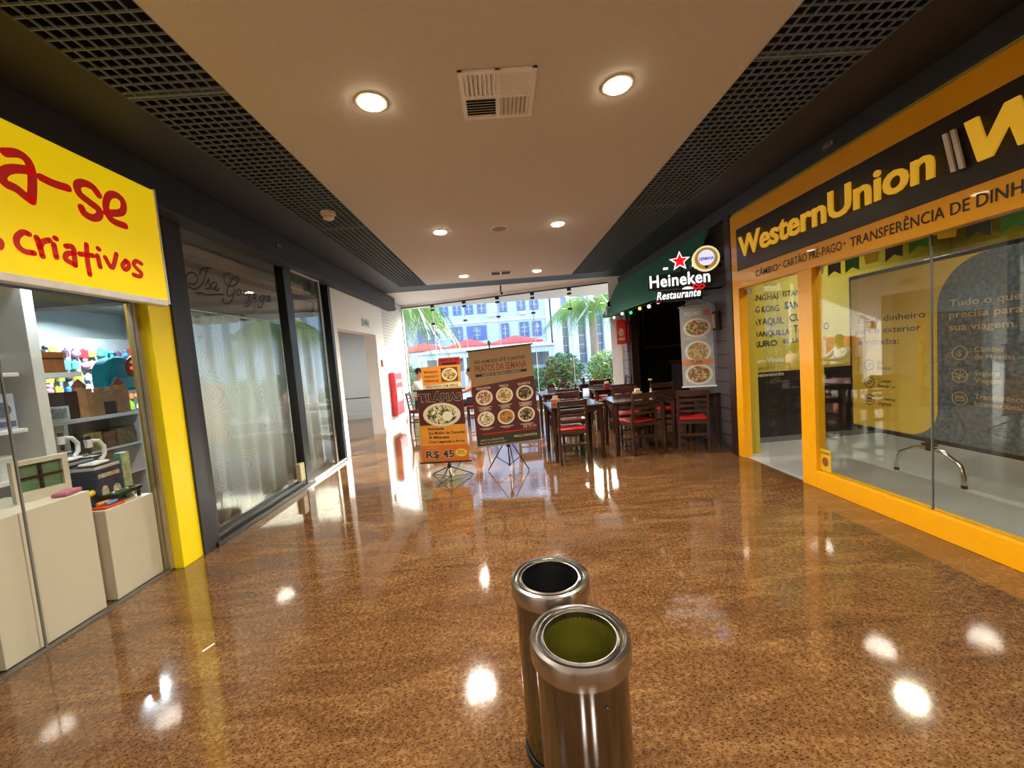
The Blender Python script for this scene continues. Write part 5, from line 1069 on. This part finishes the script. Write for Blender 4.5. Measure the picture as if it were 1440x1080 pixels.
seated((-1.94, 9.1, 0), math.radians(-90), 'dark haired man in white shirt sitting at a table by the white brick wall', mat('white cotton shirt', 'e6e6e8', .8, var=.03), mat('dark grey trousers', '32343a', .8)).scale = (1.06, 1.06, 1.06)
seated((-.67, 9.05, 0), math.radians(90), 'person in pink top sitting opposite the man, mostly behind the banners', mat('pale pink cotton', 'e3a9a6', .8, var=.04), mat('dark grey trousers'), True)
# ---------------------------------------------------------------- outside
pave = mat_grid('grey paving', 'b9b6b0', '8b8882', .6, .4, .01, 'XY', .3)
sbox('floor', pave, -45, 45, 12.0, 60, -.25, -.1)
facade = mat_grid('pale painted facade', 'a4b8d2', '899ebb', 3.0, .26, .012, 'XZ', .4); trimw = mat('white painted trim', 'b9c6d8', .6, var=.02); bluew = mat('blue shutter paint', '3f5fa8', .5, var=.15); dkgl = mat('dark window glass', '39507c', .15, var=.4, scale=2.0)
t = thing('building', 'pale blue white building with blue shuttered windows across the street', 'building', (0, 31, -.1))
MB().box(-16, 3.83, 30, 36, -.1, 13.0).build('wall', facade, t)
MB().box(-16.2, 3.9, 29.75, 36.2, 12.9, 13.3).build('cornice', trimw, t, bevel=.03)
MB().box(-16, 3.9, 29.9, 30, 4.18, 4.3).build('string_course', trimw, t)
MB().box(3.55, 3.86, 29.85, 30, -.1, 12.9).build('corner_pilaster', trimw, t)
def bwin(x0, x1, z0, z1, sl=False, sr=False, blue=False):
    m = MB(); e = .06
    m.box(x0 - e, x0 + .03, 29.9, 30.02, z0 - e, z1 + e); m.box(x1 - .03, x1 + e, 29.9, 30.02, z0 - e, z1 + e); m.box(x0 + .03, x1 - .03, 29.9, 30.02, z1 - .03, z1 + e); m.box(x0 + .03, x1 - .03, 29.9, 30.02, z0 - e, z0 + .03)
    w_ = m.build('window', mat('slate blue frame', '4a5f95', .5, var=.05), t)
    MB().box(x0 + .03, x1 - .03, 29.98, 30.01, z0 + .03, z1 - .03).build('pane', bluew if blue else dkgl, w_)
    m = MB(); xc = (x0 + x1) / 2; m.box(xc - .02, xc + .02, 29.95, 29.98, z0, z1)
    for q in (.33, .66): m.box(x0, x1, 29.951, 29.979, z0 + (z1 - z0) * q - .015, z0 + (z1 - z0) * q + .015)
    m.build('glazing_bar', mat('pale blue bar', '9db3d6', .5), w_)
    for on, a, b in ((sl, x0 - .44, x0 - .07), (sr, x1 + .07, x1 + .44)):
        if on:
            m = MB(); m.box(a, b, 29.93, 30, z0 - .04, z1 + .04)
            for q in range(9): m.box(a + .04, b - .04, 29.915, 29.935, z0 + (z1 - z0) * (q + .2) / 9, z0 + (z1 - z0) * (q + .7) / 9)
            m.build('shutter', bluew, t)
for x0, x1 in ((-6.6, -6.1), (-5.4, -4.9), (-4.2, -3.7), (-3.23, -2.74), (-2.34, -1.86), (-1.42, -.9), (.21, .66), (1.54, 2.04), (2.5, 3.01)): bwin(x0, x1, 4.92, 5.88, blue=x0 < -1.5); bwin(x0, x1, 7.6, 8.7); bwin(x0, x1, 10.4, 11.4)
for x0, x1, l, r in ((-5.6, -5.0, 1, 1), (-3.15, -2.76, 1, 0), (-1.95, -1.35, 1, 1), (.24, .7, 0, 0), (1.62, 2.2, 0, 0), (2.58, 3.14, 0, 0)): bwin(x0, x1, 2.94, 3.94, l, r)
for x in (-.75, 1.6): MB().box(x, x + .55, 29.8, 30, 4.55, 4.8).build('sill_unit', trimw, t)
for x0 in (-5.2, -2.8, .2, 2.4): bwin(x0, x0 + .6, .8, 2.2)
t = thing('building', 'white pillared wing with tall dark window bays at the right', 'building', (7, 31, -.1))
MB().box(3.95, 26, 30.6, 36, -.1, 7.0).build('wall', facade, t); MB().box(3.95, 26.1, 29.8, 36.1, 6.9, 7.3).build('cornice', trimw, t, bevel=.03)
for x in (4.0, 5.2, 6.55, 7.9, 9.2, 10.6, 12.0, 13.4, 14.8, 16.2, 17.6, 19.0, 20.4): MB().box(x, x + .75, 30.0, 30.6, -.1, 6.9).build('pilaster', trimw, t, bevel=.03)
for x in (4.75, 5.95, 7.3, 8.65, 10.0, 11.4, 12.8, 14.2, 15.6, 17.0, 18.4, 19.8):
    w_ = MB().box(x, x + .55, 30.5, 30.62, .6, 4.1).build('window_bay', mat('dark bay glass', '4d5a68', .2, var=.35, scale=3), t); m = MB()
    for z in (1.3, 2.0, 2.7, 3.4): m.box(x, x + .55, 30.46, 30.5, z - .02, z + .02)
    m.build('glazing_bar', trimw, w_)
# kiosk with pale shingle roof
t = thing('kiosk', 'low white kiosk with pale shingle roof under the red umbrellas', 'kiosk', (-.5, 21.5, -.1))
MB().box(-4.2, 2.75, 20.2, 20.4, 1.62, 1.95).build('fascia_beam', trimw, t, bevel=.01); MB().box(-4.2, 2.75, 22.8, 23.0, -.1, 1.95).build('back_wall', mat('dim kiosk wall', '6b7782', .7, var=.2), t)
for x in (-4.2, -1.9, .4, 2.6): MB().box(x, x + .15, 20.2, 20.35, -.1, 1.62).build('post', trimw, t)
MB().box(-4.1, 2.7, 20.6, 21.1, -.1, .95).build('counter', mat('grey blue counter', '8494a4', .6), t)
m = MB(); m.add([(-4.4, 20.0, 1.93), (2.95, 20.0, 1.93), (2.4, 21.6, 2.16), (-3.8, 21.6, 2.16), (-4.4, 23.2, 1.93), (2.95, 23.2, 1.93)], [(0, 1, 2, 3), (3, 2, 5, 4), (0, 3, 4), (1, 5, 2), (0, 4, 5, 1)]); m.build('roof', mat_grid('pale shingles', 'c3c9d2', '7f8a98', .3, .16, .015, 'XY', .5), t)
redu = mat('faded red canvas', 'd2504e', .8, var=.06, scale=3)
for x, y, hw_, lb in ((-4.75, 25.3, 1.4, 'left red square umbrella over the terrace'), (-1.92, 25, 1.25, 'middle red square umbrella over the terrace'), (.95, 25, 1.58, 'right red square umbrella over the terrace')):
    t = thing('umbrella', lb, 'umbrella', (x, y, -.1), 'red terrace umbrellas'); m = MB()
    z0, z1 = 2.35, 2.8; m.add([(x - hw_, y - hw_, z0), (x + hw_, y - hw_, z0), (x + hw_, y + hw_, z0), (x - hw_, y + hw_, z0), (x, y, z1), (x - hw_, y - hw_, z0 - .12), (x + hw_, y - hw_, z0 - .12), (x + hw_, y + hw_, z0 - .12), (x - hw_, y + hw_, z0 - .12)], [(0, 1, 4), (1, 2, 4), (2, 3, 4), (3, 0, 4), (0, 5, 6, 1), (1, 6, 7, 2), (2, 7, 8, 3), (3, 8, 5, 0)])
    o = m.build('canopy', redu, t); q = o.modifiers.new('thick', 'SOLIDIFY'); q.thickness = .012
    MB().cyl((x, y, -.1), (x, y, 2.56), .03, n=10).build('pole', alu, t); MB().cyl((x, y, -.1), (x, y, -.02), .3, n=20).build('base', mat('concrete', '8c8c8a', .8), t)
    for a, b in ((-1, -1), (1, -1), (1, 1), (-1, 1)): MB().bar((x, y, z1 - .04), (x + hw_ * a * .98, y + hw_ * b * .98, z0 - .02), .02, .03).build('rib', alu, t)
t = thing('street_lamp', 'small black bollard lamp in front of the red umbrellas', 'lamp', (-.42, 15.5, -.1)); MB().cyl((-.42, 15.5, -.1), (-.42, 15.5, 2.0), .03, n=10).build('pole', blackm, t); MB().lathe([(.03, 2.0), (.07, 2.04), (.06, 2.15), (.001, 2.2)], (-.42, 15.5, 0), 14).build('lamp_head', blackm, t, smooth=True)
# palms and bushes
leafA = mat('palm leaf', '4a7434', .5, var=.3, scale=2); leafB = mat('bright palm leaf', '7fa03a', .5, var=.25, scale=2); shaft = mat('palm crownshaft', '6f8c38', .45, var=.1); bark = mat('grey palm bark', '8b7a6d', .8, var=.2, scale=8)
def palm(x, y, h, label, nf, ln, droop, seed, tr=.15):
    random.seed(seed); t = thing('palm_tree', label, 'palm', (x, y, -.1))
    MB().tube([(x, y, -.1), (x + .03, y, h * .4), (x, y, h * .78)], [tr * 1.15, tr, tr * .9], 14).build('trunk', bark, t, smooth=True)
    MB().tube([(x, y, h * .77), (x, y, h * .9), (x, y, h)], [tr * .98, tr * .8, tr * .45], 14).build('crownshaft', shaft, t, smooth=True)
    for i in range(nf):
        a = 2 * math.pi * (i + .3 * random.random()) / nf; el = random.uniform(.1, 1.0); L_ = ln * random.uniform(.85, 1.1); C0 = Vector((x, y, h - .05)); pts = []
        for k in range(13):
            s = k / 12; r = L_ * s * (.55 + .45 * math.cos(el)); z = L_ * (s * math.sin(el) * 1.1 - droop * s * s); pts.append(C0 + Vector((r * math.cos(a), r * math.sin(a), z)))
        m = MB(); m.tube(pts, [.025 * (1 - .8 * k / 12) for k in range(13)], 5)
        n_ = 44; side = Vector((-math.sin(a), math.cos(a), 0))
        for k in range(3, n_):
            s = k / n_ * 12; i0 = min(11, int(s)); p = pts[i0].lerp(pts[i0 + 1], s - i0); d = (pts[i0 + 1] - pts[i0]).normalized(); l = .62 * math.sin(math.pi * min(1, .18 + .8 * k / n_)) * ln / 2.2
            for sg in (-1, 1):
                tip = p + side * (sg * l * .75) + d * (l * .5) + Vector((0, 0, -l * random.uniform(.7, 1.3))); wv = d * .018
                m.add([p - wv, p + wv, p.lerp(tip, .6) + wv * .8, tip], [(0, 1, 2, 3)])
        m.build('frond', leafB if i % 3 == 0 else leafA, t)
palm(-3.5, 14.6, 3.6, 'palm with drooping feathery fronds outside the left end of window', 26, 2.5, 1.35, 3)
palm(4.28, 18.2, 3.6, 'royal palm with grey trunk and green crownshaft outside the right end of window', 16, 2.4, 1.0, 8, .18)
def bush(x, y, z0, rx, ry, rz, label, cols_, n, seed):
    random.seed(seed); t = thing('bush', label, 'bush', (x, y, z0), 'bushes outside the window')
    for ci, c in enumerate(cols_):
        m = MB()
        for i in range(n // len(cols_)):
            u = Vector((random.gauss(0, 1), random.gauss(0, 1), random.gauss(0, 1))).normalized() * (random.random() ** .4)
            p = Vector((x + u.x * rx, y + u.y * ry, z0 + rz * (.95 + .95 * u.z))); a = Vector((random.gauss(0, 1), random.gauss(0, 1), random.gauss(0, 1))).normalized(); b_ = a.orthogonal().normalized(); l = random.uniform(.06, .12)
            m.add([p - a * l, p + b_ * l * .35, p + a * l, p - b_ * l * .35], [(0, 1, 2, 3)])
        o = m.build('foliage', c, t)
    m = MB()
    for k in range(7):
        an = k * 2 * math.pi / 7; m.tube([(x, y, z0), (x + rx * .4 * math.cos(an), y + ry * .4 * math.sin(an), z0 + rz), (x + rx * .7 * math.cos(an), y + ry * .7 * math.sin(an), z0 + rz * 1.5)], [.02, .014, .006], 5)
    m.build('branches', bark, t)
lg = [mat('mid green leaves', '5c8a4c', .6, var=.2), mat('dark green leaves', '38603e', .6, var=.2), mat('light green leaves', 'a9c070', .6, var=.2)]
bush(2.1, 13.7, -.1, .75, .6, .85, 'round mid green bush outside, left of the three by the window', lg[:2], 2200, 4)
bush(3.85, 14.5, -.1, .8, .6, .82, 'light flecked bush outside below the royal palm', [lg[0], lg[2]], 2200, 5)
bush(1.2, 16.0, -.1, .8, .6, .6, 'low dark bush outside behind the nearest dining tables', lg[:2], 1600, 6)
bush(-3.3, 13.6, -.1, .5, .5, .9, 'tall bluish green bush outside the left corner of the window', [lg[0], mat('bluish leaves', '6f9c8a', .6, var=.2)], 1600, 7)
